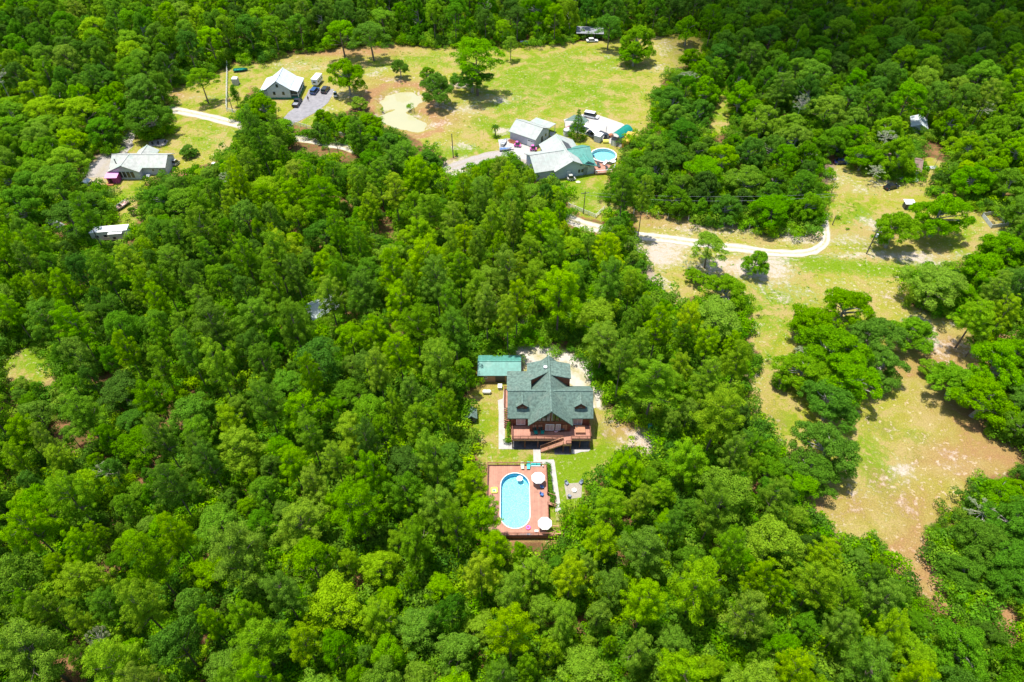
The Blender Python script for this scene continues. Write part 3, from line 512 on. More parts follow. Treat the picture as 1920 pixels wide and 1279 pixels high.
# single trees in the open land
for t in [(893,112,50,'hardwood',.5,2.5),(884,142,40,'oak',.35,1.3),(957,85,15,'hardwood',.75,3.2),(750,124,19,'oak',.4,2.0),(817,162,37,'oak',.4,1.8),(800,135,16,'oak',.6,1.9),(649,136,39,'oak',.45,1.9),
          (672,193,20,'oak',.8,1.3),(604,222,22,'oak',.45,2.2),(597,243,20,'oak',.4,2.0),(658,232,30,'oak',.5,1.5),(692,228,28,'oak',.45,1.5),(702,256,30,'oak',.5,1.8),(725,268,30,'oak',.35,1.7),(760,285,32,'pine',.35,2.6),(800,300,28,'oak',.35,1.6),(735,300,34,'pine',.35,3.0),(830,300,9,'oak',.4,1.4),
          (493,197,32,'oak',.45,2.0),(480,236,26,'oak',.3,1.8),(455,252,20,'oak',.4,1.6),(526,246,32,'hardwood',.6,2.0),(500,276,26,'hardwood',.7,2.2),(556,318,30,'pine',.8,2.6),(377,152,27,'hardwood',.55,2.6),
          (274,214,46,'oak',.3,1.7),(266,172,38,'hardwood',.4,2.2),(350,281,18,'oak',.4,1.2),(420,300,15,'oak',.65,1.7),(247,394,9,'oak',.3,1.5),(362,284,12,'oak',.35,1.1),
          (640,66,36,'hardwood',.5,2.0),(695,70,36,'hardwood',.4,2.0),(1196,72,36,'oak',.55,2.0),(1190,100,28,'oak',.5,1.4),(1143,52,26,'hardwood',.35,2.6),(1290,50,27,'oak',.5,2.1),(1300,108,28,'oak',.45,1.7),
          (1262,188,38,'oak',.35,1.8),(1325,165,33,'oak',.5,1.9),(1312,205,30,'oak',.35,2.0),(1290,150,24,'mossy',.4,2.0),(1390,180,34,'oak',.5,2.0),(1415,205,30,'oak',.5,1.8),
          (1158,346,22,'hardwood',.15,3.2),(1680,424,48,'oak',.55,1.7),(1770,396,60,'oak',.5,1.6),(1690,284,40,'oak',.55,2.0),(1622,290,32,'oak',.5,1.7),(1640,322,20,'mossy',.6,1.8),(1660,262,24,'mossy',.7,2.4),
          (1330,466,38,'hardwood',.75,2.0),(1305,515,24,'oak',.55,1.2),(1420,488,30,'oak',.6,1.9),(1362,540,44,'oak',.55,1.4),(1345,600,56,'hardwood',.85,1.9),(1290,500,16,'mossy',.2,1.6),
          (1585,572,54,'oak',.45,1.7),(1522,602,50,'oak',.45,1.6),(1640,622,56,'oak',.4,1.5),(1712,622,48,'oak',.6,1.4),(1565,645,66,'oak',.42,1.6),(1505,692,54,'oak',.55,1.4),(1592,700,66,'oak',.5,1.5),(1560,752,56,'oak',.35,1.6),(1652,682,54,'oak',.4,1.4),(1510,668,26,'mossy',.6,1.8),(1730,640,28,'mossy',.5,1.4),(1470,712,22,'oak',.6,1.3),
          (1550,836,66,'oak',.4,1.7),(1520,885,54,'oak',.3,1.5),(1500,905,38,'hardwood',.5,1.9),
          (1752,536,58,'hardwood',.85,1.7),(1850,500,50,'oak',.5,1.6),(1800,545,36,'oak',.5,1.5),(1836,586,44,'pine',.6,2.8),(1890,462,46,'oak',.5,1.6),(1905,530,48,'oak',.4,1.6),(1838,630,22,'pine',.3,3.4),
          (1872,680,64,'oak',.5,1.6),(1795,712,56,'oak',.6,1.3),(1848,745,62,'oak',.45,1.5),(1912,750,46,'oak',.4,1.6),(1915,660,40,'oak',.5,1.6),(1748,690,26,'oak',.65,1.2),
          (1884,928,42,'oak',.5,1.5),(1916,928,40,'oak',.45,1.6),(1850,1010,62,'oak',.22,1.5),(1880,1040,60,'oak',.25,1.5),(1816,1062,50,'oak',.3,1.3),(1900,1085,50,'oak',.25,1.5),(1905,975,60,'oak',.25,1.6),(1840,960,34,'mossy',.4,1.8),
          (1172,872,42,'pine',.5,3.0),(888,900,40,'pine',.55,3.6),(903,962,46,'pine',.5,3.4),(925,1022,42,'pine',.45,3.4),(998,1068,40,'pine',.7,3.4),(1130,1008,42,'pine',.55,3.2),(1144,942,40,'pine',.6,3.4),(200,885,26,'mossy',.3,2.4),(1240,920,30,'pine',.6,3.4),(160,378,38,'oak',.3,1.5),(430,335,20,'mossy',.5,2.4),(1845,205,22,'mossy',.6,2.0)]:
    T(*t)
# the woods: throw trees at random and keep those that find room and do not reach over the open land
grid = {}
def room(x, y, r, k):
    cx, cy = int(x//6), int(y//6)
    for i in range(cx-3, cx+4):
        for j in range(cy-3, cy+4):
            for (a, b_, q) in grid.get((i, j), ()):
                if (a-x)**2+(b_-y)**2 < ((q+r)*k)**2: return False
    return True
def put(x, y, r): grid.setdefault((int(x//6), int(y//6)), []).append((x, y, r))
for t in TREES: put(t['x'], t['y'], t['R'])
rs = np.random.RandomState(11)
RING = [(0,0)]+[(math.cos(a), math.sin(a)) for a in np.arange(0, 6.28, 0.52)]
F_GAP = [F_LANE,[(1400,222),(1442,216),(1440,236),(1405,238)], [(1832,396),(1868,394),(1896,420),(1888,433),(1855,435)],F_CORNER, [(1722,262),(1760,262),(1782,290),(1776,310),(1728,306)],
         [(586,552),(612,548),(616,578),(588,580)],[(1552,292),(1592,290),(1592,320),(1558,318)],[(1718,212),(1742,208),(1738,236),(1716,240)],[(1080,75),(1128,60),(1130,80),(1082,84)],[(85,405),(125,405),(130,445),(92,440)],
         [(545,250),(602,262),(604,292),(545,276)],[(612,264),(664,276),(666,308),(612,292)],[(1056,404),(1128,410),(1136,428),(1118,436),(1075,420)],[(168,436),(248,420),(250,456),(170,458)],[(395,232),(452,246),(448,262),(395,262)],[(1210,795),(1235,790),(1240,812),(1214,812)],
         [(92,742),(128,768),(122,792),(98,770)],[(0,870),(28,880),(22,905),(0,900)],[(60,1015),(86,1030),(80,1050),(62,1040)],[(160,1055),(185,1060),(175,1100),(158,1090)],[(1176,1100),(1215,1102),(1228,1130),(1200,1122)],[(1130,1045),(1156,1050),(1150,1062),(1132,1058)],[(575,420),(600,425),(596,465),(582,460)],[(705,405),(745,400),(740,445),(715,440)],[(612,362),(665,372),(655,388),(615,384)]]
POLYPX = OPEN_PX+F_GAP
def zone(px, py):
    if py < 215 or (px > 1330 and py < 250): return 'far'
    if px > 1175 and py < 445: return 'oakwood'
    if px < 330 and py < 470: return 'west'
    if px > 1660 and py > 640: return 'oakwood'
    return 'pinewood'
def tone(x, y):     # slow drift of crown colour across the wood
    return 0.5+0.12*math.sin(x*0.043+1.3)+0.10*math.sin(y*0.061+x*0.02)+0.12*math.sin(x*0.17+y*0.13)
for npass, (kr, tries, kk) in enumerate([(1.0, 90000, 0.77), (0.72, 80000, 0.76), (0.48, 70000, 0.80)]):
    Y = 2+(470-2)*rs.random(tries)**0.95; X = (rs.random(tries)*2-1)*(Y*0.80+85)
    px_, py_, _ = PRN(X, Y, 0.0); u1 = rs.random(tries); u2 = rs.random(tries); u3 = rs.random(tries)
    pick = []
    for i in range(tries):
        z_ = zone(px_[i], py_[i])
        if z_ == 'pinewood': kd = 'pine' if u1[i] < (0.74 if npass == 0 else 0.35) else 'hardwood'; r = (2.7+2.9*u2[i]) if kd == 'pine' else (2.6+3.9*u2[i]**1.6); H = (13+7*u3[i]) if kd == 'pine' else (8+8*u3[i])
        elif z_ == 'oakwood': kd = 'oak' if u1[i] < 0.8 else 'hardwood'; r = 4.4+2.6*u2[i]; H = 8.5+3.5*u3[i]
        elif z_ == 'west': kd = 'oak' if u1[i] < 0.55 else 'hardwood'; r = 4.0+2.6*u2[i]; H = 9.5+4*u3[i]
        else: kd = 'hardwood' if u1[i] < 0.7 else ('oak' if u1[i] < .92 else 'pine'); r = 3.8+2.4*u2[i]; H = 12+5*u3[i]
        pick.append((kd, r*kr, H*(1, 0.78, 0.55)[npass]))
    Rr = np.array([p[1] for p in pick]); Hh = np.array([p[2] for p in pick]); ok = np.ones(tries, bool)
    base_x, base_y = px_, py_
    for poly in POLYPX: ok &= ~inside(poly, base_x, base_y)
    zc = Hh*0.72
    for (a, b_) in RING:
        for dz in ((0,) if (a or b_) else (0, 0.34)):
            qx, qy, sc_ = PRN(X, Y, zc+Hh*dz); qx = qx+a*Rr*sc_*1.08; qy = qy+b_*Rr*sc_*0.92
            for poly in POLYPX: ok &= ~inside(poly, qx, qy)
    ang = ~((px_ < 330) & (py_ > 700) & (rs.random(tries) < 0.93) & (npass == 0))
    for i in np.nonzero(ok & ang)[0]:
        kd, r, H = pick[i]; x, y = float(X[i]), float(Y[i])
        if not room(x, y, r, kk): continue
        put(x, y, r); tn = tone(x, y)+rs.normal()*0.17
        if zone(px_[i], py_[i]) == 'far': tn -= 0.12
        if kd == 'hardwood': tn += rs.normal()*0.15
        if kd == 'hardwood' and rs.random() < (0.015 if zone(px_[i], py_[i]) == 'far' else 0.004): kd = 'mossy'
        TREES.append(dict(kind=kd, x=x, y=y, R=r, H=H, tint=float(min(max(tn, 0.0), 1.0)), rot=float(rs.random()*6.283), manual=False, note=None))
for t in TREES:
    zc = t['H']*0.72; u, v, s_ = PR(t['x'], t['y'], zc); t['u'] = u; t['v'] = v; t['size'] = t['R']*s_
    rr = t['size']; t['vis'] = (u+rr*0.6 > 0) and (u-rr*0.6 < 1920) and (v+rr*0.5 > 0) and (v-rr*0.6 < 1279)
LIMIT = {'pine':280, 'hardwood':150, 'oak':190, 'mossy':40}
for kd in LIMIT:
    c_ = sorted([t for t in TREES if t['kind'] == kd and t['vis']], key=lambda t: -(t['size']+(1000 if t['manual'] else 0)))
    for t in c_[:LIMIT[kd]]: t['real'] = True
# words that single each tree out: nearest landmark, side of it, rank outwards
LAND = [('swimming pool deck',966,940),('log house',1030,750),('stone fire-pit patio',1075,920),('teal-roofed garage',935,690),('small garden shed',884,772),('hidden pale roof',598,565),
        ('white camper trailer',208,436),('boat on the west lawn',226,390),('house with the pink shed',265,305),('white barn-shaped house',528,160),('silty pond',752,205),('grey-roofed workshop',998,250),
        ('round pool',1132,290),('short rail fence',1100,400),('bend of the sand road',1545,450),('leaning utility pole',1630,455),('brown-roofed cottage',1660,310),('grey plank pen',1860,412),
        ('bottom left photo corner',0,1279),('bottom right photo corner',1920,1279),('bottom edge midpoint',960,1279),('bottom edge left quarter',480,1279),('bottom edge right quarter',1440,1279),
        ('left edge midpoint',0,640),('left edge lower quarter',0,960),('top left photo corner',0,0),('top right photo corner',1920,0),('top edge midpoint',960,0),('eastern sandy field',1700,900),
        ('left edge glade',40,680),('big western wood centre',440,760),('right edge midpoint',1920,640),('far northern shed',1110,70),('orange container',1190,262),('line of white fence posts',1350,420)]
DIRS = ['to the right of','below and right of','below','below and left of','to the left of','above and left of','above','above and right of']
ORD = ['nearest','second nearest','third nearest','fourth nearest','fifth nearest','sixth nearest','seventh nearest','eighth nearest','ninth nearest','tenth nearest','eleventh nearest','twelfth nearest','thirteenth nearest','fourteenth nearest']
grp = {}
for t in TREES:
    if not t.get('real'): continue
    k = min(range(len(LAND)), key=lambda i: (LAND[i][1]-t['u'])**2+(LAND[i][2]-t['v'])**2); dx, dy = t['u']-LAND[k][1], t['v']-LAND[k][2]
    dr = int(round(math.atan2(dy, dx)/(math.pi/4))) % 8; t['land'] = (k, dr); t['dist'] = math.hypot(dx, dy); grp.setdefault((t['kind'], k, dr), []).append(t)
for key, l in grp.items():
    for i, t in enumerate(sorted(l, key=lambda t: t['dist'])): t['rank'] = ORD[min(i, 13)]
def tree_label(t):
    tw = 'dark green' if t['tint'] < 0.33 else ('mid green' if t['tint'] < 0.6 else 'yellow-green'); k, dr = t['land']
    sz = 'small' if t['R'] < 3.0 else ('broad' if t['R'] > 5.4 else 'medium')
    what = {'pine':'clumpy pine','hardwood':'leafy tree','oak':'spreading oak','mossy':'grey mossy tree'}[t['kind']]
    if t['kind'] == 'mossy': return '%s, %s one %s the %s' % (what, t['rank'], DIRS[dr], LAND[k][0])
    return '%s %s, %s %s the %s' % (tw, what, t['rank'], DIRS[dr], LAND[k][0])
for n_, t in enumerate(TREES):
    pr = PROTO[t['kind']]; pi = n_ % len(pr); t['pi'] = pi
    if not t.get('real'): continue
    crown, trunk, comb, R0, H0 = pr[pi]; nm, cat = KINDNAME[t['kind']]
    gname = {'pine':'pines of the woods','hardwood':'hardwoods of the woods','oak':'oaks around the clearings','mossy':'grey mossy trees'}[t['kind']]
    o = thing(nm, tree_label(t), cat, (t['x'], t['y'], 0), t['rot'], gname); ax = 1+.13*math.sin(t['x']*3.7+t['y']); o.scale = (t['R']/R0*ax, t['R']/R0/ax, t['H']/H0)
    tr = bpy.data.objects.new('trunk', trunk); COL.objects.link(tr); tr.parent = o
    cr = bpy.data.objects.new('crown', crown); COL.objects.link(cr); cr.parent = o; cr['tint'] = t['tint']
# everything smaller or farther: one mass, scattered with geometry nodes
def scatter(name, pts, protos, kind='stuff'):
    col = bpy.data.collections.new(name+'_kinds')
    for i, m_ in enumerate(protos):
        o = bpy.data.objects.new('k%03d' % i, m_); col.objects.link(o)
    me = bpy.data.meshes.new(name); n = len(pts); me.vertices.add(n); me.vertices.foreach_set('co', np.array([p[0] for p in pts], dtype=np.float32).ravel())
    for an, ty, key, ix in (('sc','FLOAT_VECTOR','vector',1),('rt','FLOAT_VECTOR','vector',2),('tint','FLOAT','value',3),('idx','INT','value',4)):
        a = me.attributes.new(an, ty, 'POINT'); a.data.foreach_set(key, np.array([p[ix] for p in pts], dtype=(np.int32 if ty == 'INT' else np.float32)).ravel())
    o = bpy.data.objects.new(name, me); COL.objects.link(o); tag(o, kind=kind)
    ng = bpy.data.node_groups.new(name, 'GeometryNodeTree'); ng.interface.new_socket('Geometry', in_out='INPUT', socket_type='NodeSocketGeometry'); ng.interface.new_socket('Geometry', in_out='OUTPUT', socket_type='NodeSocketGeometry')
    N = ng.nodes; L = ng.links; gi = N.new('NodeGroupInput'); go = N.new('NodeGroupOutput'); ip = N.new('GeometryNodeInstanceOnPoints'); ci = N.new('GeometryNodeCollectionInfo')
    ci.inputs['Collection'].default_value = col; ci.inputs['Separate Children'].default_value = True; ci.inputs['Reset Children'].default_value = True
    def na(nm, ty):
        a = N.new('GeometryNodeInputNamedAttribute'); a.data_type = ty; a.inputs[0].default_value = nm; return a.outputs[0]
    L.new(gi.outputs[0], ip.inputs['Points']); L.new(ci.outputs[0], ip.inputs['Instance']); ip.inputs['Pick Instance'].default_value = True
    L.new(na('idx','INT'), ip.inputs['Instance Index']); L.new(na('rt','FLOAT_VECTOR'), ip.inputs['Rotation']); L.new(na('sc','FLOAT_VECTOR'), ip.inputs['Scale']); L.new(ip.outputs[0], go.inputs[0])
    md = o.modifiers.new('scatter', 'NODES'); md.node_group = ng; return o
allp = []; off = {}
for kd in ('pine','hardwood','oak','mossy'):
    off[kd] = len(allp); allp += [p[2] for p in PROTO[kd]]
far = []
for t in TREES:
    if t.get('real'): continue
    R0, H0 = PROTO[t['kind']][0][3:5]
    far.append(((t['x'], t['y'], 0), (t['R']/R0, t['R']/R0, t['H']/H0), (0, 0, t['rot']), t['tint'], off[t['kind']]+t['pi']))
scatter('woodland', far, allp)
bush = []
for s_ in range(5):
    rs2 = np.random.RandomState(500+s_); pf = [(rs2.normal()*0.7, rs2.normal()*0.7, rs2.uniform(0.3, 1.3), rs2.uniform(0.4, 0.8)) for _ in range(9)]
    V, A = leaves(pf, 240, 0.20, 0.14, rs2, 0.85); bush.append(mesh_np('bush', V, A, [M['leaf']]))
und = []; rs = np.random.RandomState(21); nU = 34000
Y = 10+(330-10)*rs.random(nU)**0.9; X = (rs.random(nU)*2-1)*(Y*0.78+60); px_, py_, _ = PRN(X, Y, 0.8); ok = np.ones(nU, bool)
qx_, qy_, _ = PRN(X, Y, 2.8)
for poly in POLYPX: ok &= ~inside(poly, px_, py_) & ~inside(poly, qx_, qy_)
for i in np.nonzero(ok)[0]:
    if -7 < X[i] < 9 and 55 < Y[i] < 75: continue
    if px_[i] < 340 and py_[i] > 690 and math.sin(X[i]*.35)+math.sin(Y[i]*.4+X[i]*.2)+rs.normal()*.5 > .9: continue
    s_ = 0.8+1.4*rs.random()**1.5; und.append(((X[i], Y[i], 0), (s_, s_, s_*rs.uniform(0.7, 1.4)), (0, 0, rs.random()*6.28), float(np.clip(0.5+rs.normal()*0.25, 0, 1)), int(rs.randint(5))))
scatter('undergrowth', und, bush)
print('TREES', len(TREES), 'real', sum(1 for t in TREES if t.get('real')), {k: sum(1 for t in TREES if t.get('real') and t['kind'] == k) for k in LIMIT}, 'far', len(far), 'under', len(und))

# weeds and grass tufts over the open fields
tuft = []
for s_ in range(4):
    rs2 = np.random.RandomState(600+s_); V, A = leaves([(rs2.normal()*.25, rs2.normal()*.25, .08, .22) for _ in range(4)], 260, .2, .07, rs2, .6); tuft.append(mesh_np('tuft', V, A, [M['leaf']]))
rs = np.random.RandomState(31); nT = 16000; Y = 30+(300-30)*rs.random(nT)**.9; X = (rs.random(nT)*2-1)*(Y*.78); px_, py_, _ = PRN(X, Y, 0); ok = np.zeros(nT, bool)
for poly in (F_NORTH, F_SLAWN, F_WEST): ok |= inside(poly, px_, py_)
for bx in [(485,135,685,240),(930,205,1200,345),(195,260,345,345),(165,415,260,460),(1640,285,1745,330)]: ok &= ~((px_ > bx[0]) & (px_ < bx[2]) & (py_ > bx[1]) & (py_ < bx[3]))
ok &= sdist(POND, X, Y) > 4
for road in ROADS:
    for i in range(len(road)-1):
        a, b = road[i], road[i+1]; vx, vy = b.x-a.x, b.y-a.y; t_ = np.clip(((X-a.x)*vx+(Y-a.y)*vy)/(vx*vx+vy*vy+1e-9), 0, 1); ok &= np.hypot(X-a.x-t_*vx, Y-a.y-t_*vy) > 2.6
ok &= (np.sin(X*.31+np.sin(Y*.23)*2)+np.sin(Y*.27+X*.11)+rs.normal(size=nT)*.8) > 0
pts = [((X[i], Y[i], 0), (s_, s_, s_*.8), (0, 0, rs.random()*6.28), float(np.clip(.75+rs.normal()*.2, 0, 1)), int(rs.randint(4))) for i in np.nonzero(ok)[0] for s_ in (0.45+0.7*rs.random()**2,)]
scatter('meadow_weeds', pts, tuft)
# ================================================================ building helpers
def roof_gable(mb, p0, p1, hw, ze, zr, t=0.22, eave=0.4, rake=0.35):
    """two sloping slabs over the axis p0-p1 (xy), half-width hw, eave height ze, ridge height zr"""
    p0 = Vector((p0[0], p0[1], 0)); p1 = Vector((p1[0], p1[1], 0)); d = (p1-p0).normalized(); n = Vector((-d.y, d.x, 0)); sl = (zr-ze)/hw
    a = p0-d*rake; b = p1+d*rake
    for s_ in (-1, 1):
        e0 = a+n*s_*(hw+eave); e1 = b+n*s_*(hw+eave); zl = ze-sl*eave
        pts = [(a.x,a.y,zr),(b.x,b.y,zr),(e1.x,e1.y,zl),(e0.x,e0.y,zl)]
        if s_ > 0: pts = pts[::-1]
        mb.slab(pts, t)
    mb.bar((a.x,a.y,zr+0.03), (b.x,b.y,zr+0.03), 0.28, 0.1)
    return mb
def body_gable(mb, p0, p1, hw, ze, zr, z0=0.0, t=0.25):
    p0 = Vector((p0[0], p0[1], 0)); p1 = Vector((p1[0], p1[1], 0)); d = (p1-p0).normalized(); n = Vector((-d.y, d.x, 0)); vs = []
    for p in (p0, p1):
        for o_, z in ((-hw,z0),(hw,z0),(hw,ze-t),(0,zr-t),(-hw,ze-t)): q = p+n*o_; vs.append((q.x, q.y, z))
    return mb.add(vs, [(0,1,2,3,4),(9,8,7,6,5),(0,5,6,1),(1,6,7,2),(2,7,8,3),(3,8,9,4),(4,9,5,0)])
def window(root, c, yaw, w_, h_, frame='white', pane='glass', label=None, bars=1):
    """c = centre on the wall plane; the window looks along -Y turned by yaw; local or world like its root"""
    co, si = math.cos(yaw), math.sin(yaw); f = MB()
    def q(a, b, z): return (c[0]+a*co-b*si, c[1]+a*si+b*co, c[2]+z)
    fw = 0.09
    for (a0, a1, z0, z1) in [(-w_/2,w_/2,-h_/2,-h_/2+fw),(-w_/2,w_/2,h_/2-fw,h_/2),(-w_/2,-w_/2+fw,-h_/2+fw,h_/2-fw),(w_/2-fw,w_/2,-h_/2+fw,h_/2-fw)]+[(-w_/2+w_*(k+1)/(bars+1)-0.03,-w_/2+w_*(k+1)/(bars+1)+0.03,-h_/2+fw,h_/2-fw) for k in range(bars)]:
        f.add([q(a0,-0.07,z0),q(a1,-0.07,z0),q(a1,0.0,z0),q(a0,0.0,z0),q(a0,-0.07,z1),q(a1,-0.07,z1),q(a1,0.0,z1),q(a0,0.0,z1)], [(0,3,2,1),(4,5,6,7),(0,1,5,4),(1,2,6,5),(2,3,7,6),(3,0,4,7)])
    o = f.build('window', M[frame], root); p = MB()
    p.add([q(-w_/2+fw,-0.03,-h_/2+fw),q(w_/2-fw,-0.03,-h_/2+fw),q(w_/2-fw,-0.03,h_/2-fw),q(-w_/2+fw,-0.03,h_/2-fw)], [(0,1,2,3)])
    p.build('pane', M[pane], o); return o
def door(root, c, yaw, w_, h_, m_='darkgrey'):
    mb = MB(); mb.obox((c[0], c[1], c[2]), (w_, 0.12, h_), yaw); o = mb.build('door', M[m_], root)
    k = MB(); co, si = math.cos(yaw), math.sin(yaw); k.obox((c[0]+w_*0.35*co+0.08*si, c[1]+w_*0.35*si-0.08*co, c[2]+h_*0.45), (0.08,0.06,0.08), yaw); k.build('handle', M['lightgrey'], o); return o
def railing(mb, pts, z, h=0.95, gap=0.17, bal=0.045):
    for i in range(len(pts)-1):
        a = Vector((*pts[i], z)); b = Vector((*pts[i+1], z)); L_ = (b-a).length; up = Vector((0,0,1))
        mb.bar(a+up*h, b+up*h, 0.16, 0.05); mb.bar(a+up*0.12, b+up*0.12, 0.05, 0.08)
        n = max(1, int(L_/gap))
        for k in range(n+1):
            p = a.lerp(b, k/n); r = 0.1 if k % 9 == 0 or k == n else bal; mb.bar(p, p+up*h, r, r)
# ================================================================ log house
O = (7.3, 80.0, 0); H = thing('log_house', 'log house with green shingle roof, glazed front gable and raised wooden deck', 'house', O)
def L3(x, y, z=0): return (x-O[0], y-O[1], z)
mb = MB()
body_gable(mb, (-7.6,4.0), (7.7,4.0), 3.45, 6.15, 9.05)
body_gable(mb, (0,-0.9), (0,12.2), 3.9, 6.0, 9.9)
mb.box(-7.75,-3.6,3.8,9.9,0,7.5)
mb.build('wall', M['log'], H)
r = MB()
roof_gable(r, (-7.7,4.0), (7.8,4.0), 3.6, 6.3, 9.35, eave=0.45, rake=0.45)
r.build('main_roof', M['shingle'], H)
r = MB(); roof_gable(r, (0,-1.3), (0,12.2), 3.9, 6.1, 10.05, eave=0.35, rake=0.35); r.build('cross_roof', M['shingle'], H)
r = MB()
r.slab([(-8.3,10.3,7.85),(-3.6,10.3,7.85),(-3.6,4.0,9.42),(-8.3,4.0,9.42)], 0.22)           # shallow rear roof
r.build('rear_shed_roof', M['shingle'], H)
# shed dormers of the rear wing
d = MB(); d.slab([(0.35,7.6,9.75),(4.3,7.6,8.75),(4.3,11.5,8.75),(0.35,11.5,9.75)], 0.2); dr = d.build('shed_dormer', M['shingle'], H, bevel=0)
d = MB(); d.slab([(0.9,7.75,9.45),(0.9,7.75,9.0),(4.1,7.75,5.9),(4.1,7.75,8.6)][::-1], 0.02) if False else d.add([(0.9,7.8,9.4),(1.0,7.8,9.0),(4.1,7.8,5.9),(4.1,7.8,8.6),(0.9,11.3,9.4),(1.0,11.3,9.0),(4.1,11.3,5.9),(4.1,11.3,8.6)], [(0,1,2,3),(7,6,5,4),(3,2,6,7),(0,3,7,4),(1,5,6,2),(0,4,5,1)])
d.build('dormer_wall', M['log'], dr)
d = MB(); d.slab([(-4.3,11.8,8.5),(-0.35,11.8,9.8),(-0.35,8.3,9.8),(-4.3,7.0,8.5)], 0.2); dr = d.build('shed_dormer', M['shingle'], H)
d = MB(); d.add([(-0.9,8.3,9.4),(-1.0,8.3,8.9),(-4.1,7.3,6.4),(-4.1,7.3,8.3),(-0.9,11.5,9.4),(-1.0,11.5,8.9),(-4.1,11.5,5.9),(-4.1,11.5,8.3)], [(3,2,1,0),(4,5,6,7),(7,6,2,3),(4,7,3,0),(2,6,5,1),(1,5,4,0)])
d.build('dormer_wall', M['log'], dr)
# two gabled dormers on the front slope
for cx in (-5.35, 5.75):
    d = MB(); body_gable(d, (cx,1.35), (cx,4.2), 0.95, 8.15, 8.95, 6.6, 0.1); dm = d.build('dormer', M['log'], H)
    d = MB(); roof_gable(d, (cx,1.25), (cx,4.3), 1.0, 8.15, 9.0, 0.12, 0.22, 0.2); d.build('dormer_roof', M['shingle'], dm)
    f = MB(); f.box(cx-0.42,cx+0.42,1.27,1.35,7.25,8.15); wn_ = f.build('window', M['logtrim'], H); g = MB(); g.box(cx-0.33,cx+0.33,1.25,1.27,7.33,8.07); g.build('pane', M['glass'], wn_)
# glazed front gable: trapezoid panes between log posts
for k, (x0, x1) in enumerate([(-2.5,-1.75),(-1.6,-0.9),(-0.78,-0.1),(0.1,0.78),(0.9,1.6),(1.75,2.5)]):
    zt = lambda x: 9.35-abs(x)*1.0
    lo = 6.2; vs = [(x0,-0.96,lo),(x1,-0.96,lo),(x1,-0.96,max(lo+.3,zt(x1))),(x0,-0.96,max(lo+.3,zt(x0)))]
    g = MB(); g.add(vs, [(0,1,2,3)]); 
    f = MB(); pts = [Vector(v)+Vector((0,-0.02,0)) for v in vs]
    for i in range(4): f.bar(pts[i], pts[(i+1)%4], 0.1, 0.08)
    fo = f.build('window', M['logtrim'], H); g.build('pane', M['glass'], fo)
for x0, w_, pn in [(-3.0,0.9,'glass'),(-1.85,0.95,'glass'),(-0.05,1.7,'curtain'),(1.55,0.95,'curtain'),(2.85,1.0,'spa')]:
    window(H, (x0+0.0,-0.91,4.3), 0, w_, 1.9, 'logtrim' if pn != 'curtain' else 'white', pn)
for cx in (-5.6, 5.4): window(H, (cx,0.52,4.2), 0, 1.75, 2.0, 'white', 'curtain')
for cx in (-5.8,-2.5,1.8,5.6): window(H, (cx, 0.52 if abs(cx) > 4 else -0.91, 1.4), 0, 1.2, 1.3, 'white', 'glass')
p = MB(); p.box(-3.8,3.8,-1.02,-0.91,5.9,6.15); 
for x in (-2.6,-1.67,-0.85,0.0,0.85,1.67,2.6): p.box(x-0.06,x+0.06,-1.02,-0.92,6.15,6.15+max(0.3,3.1-abs(x)))
p.build('gable_truss', M['logtrim'], H)
# white downpipes and eave corners
p = MB(); p.box(-3.78,-3.68,-0.15,0.3,5.7,6.0); p.box(3.7,3.8,-0.15,0.3,5.7,6.0); p.box(-3.72,-3.64,0.3,0.4,3,5.8); p.build('downpipe', M['white'], H)
# dishes
for dx, dy in ((-1.5,8.9),(-0.75,9.6)):
    p = MB(); z = 9.95-abs(dx)*1.0; p.cyl((dx,dy,z-0.2),(dx,dy,z+0.6),0.04); p.lathe([(0.04,0),(0.25,0.06),(0.42,0.2),(0.40,0.22),(0.05,0.05)], (dx,dy,z+0.55), 12); p.build('satellite_dish', M['lightgrey'], H)
# deck
dk = MB(); dk.box(-7.3,7.8,-2.75,0.5,2.75,2.9); dk.box(2.5,3.95,-3.75,-2.75,2.75,2.9); deck = dk.build('deck', M['deck'], H)
f = MB(); f.box(-7.35,2.5,-2.83,-2.75,2.5,2.93); f.box(3.95,7.85,-2.83,-2.75,2.5,2.93); f.box(-7.38,-7.3,-2.75,0.5,2.5,2.93); f.box(7.8,7.88,-2.75,0.5,2.5,2.93); f.box(2.42,2.5,-3.8,-2.75,2.4,2.93); f.box(3.95,4.03,-3.8,-2.75,2.4,2.93); f.box(2.42,4.03,-3.88,-3.8,2.3,2.93); f.build('fascia', M['decktop'], deck)
rl = MB(); railing(rl, [(-7.25,0.4),(-7.25,-2.68),(2.45,-2.68)], 2.9); railing(rl, [(4.0,-2.68),(7.75,-2.68),(7.75,0.4)], 2.9); railing(rl, [(4.0,-2.7),(4.0,-3.75),(3.0,-3.75)], 2.9); rl.build('railing', M['deckdark'], deck)
ps = MB()
for x in (-7.2,-4.8,-2.3,0.2,2.5,3.95,5.8,7.7): ps.box(x-0.08,x+0.08,-2.7,-2.54,0,2.75)
for x in (2.55,3.9): ps.box(x-0.08,x+0.08,-3.75,-3.6,0,2.75)
ps.build('deck_post', M['deckdark'], deck)
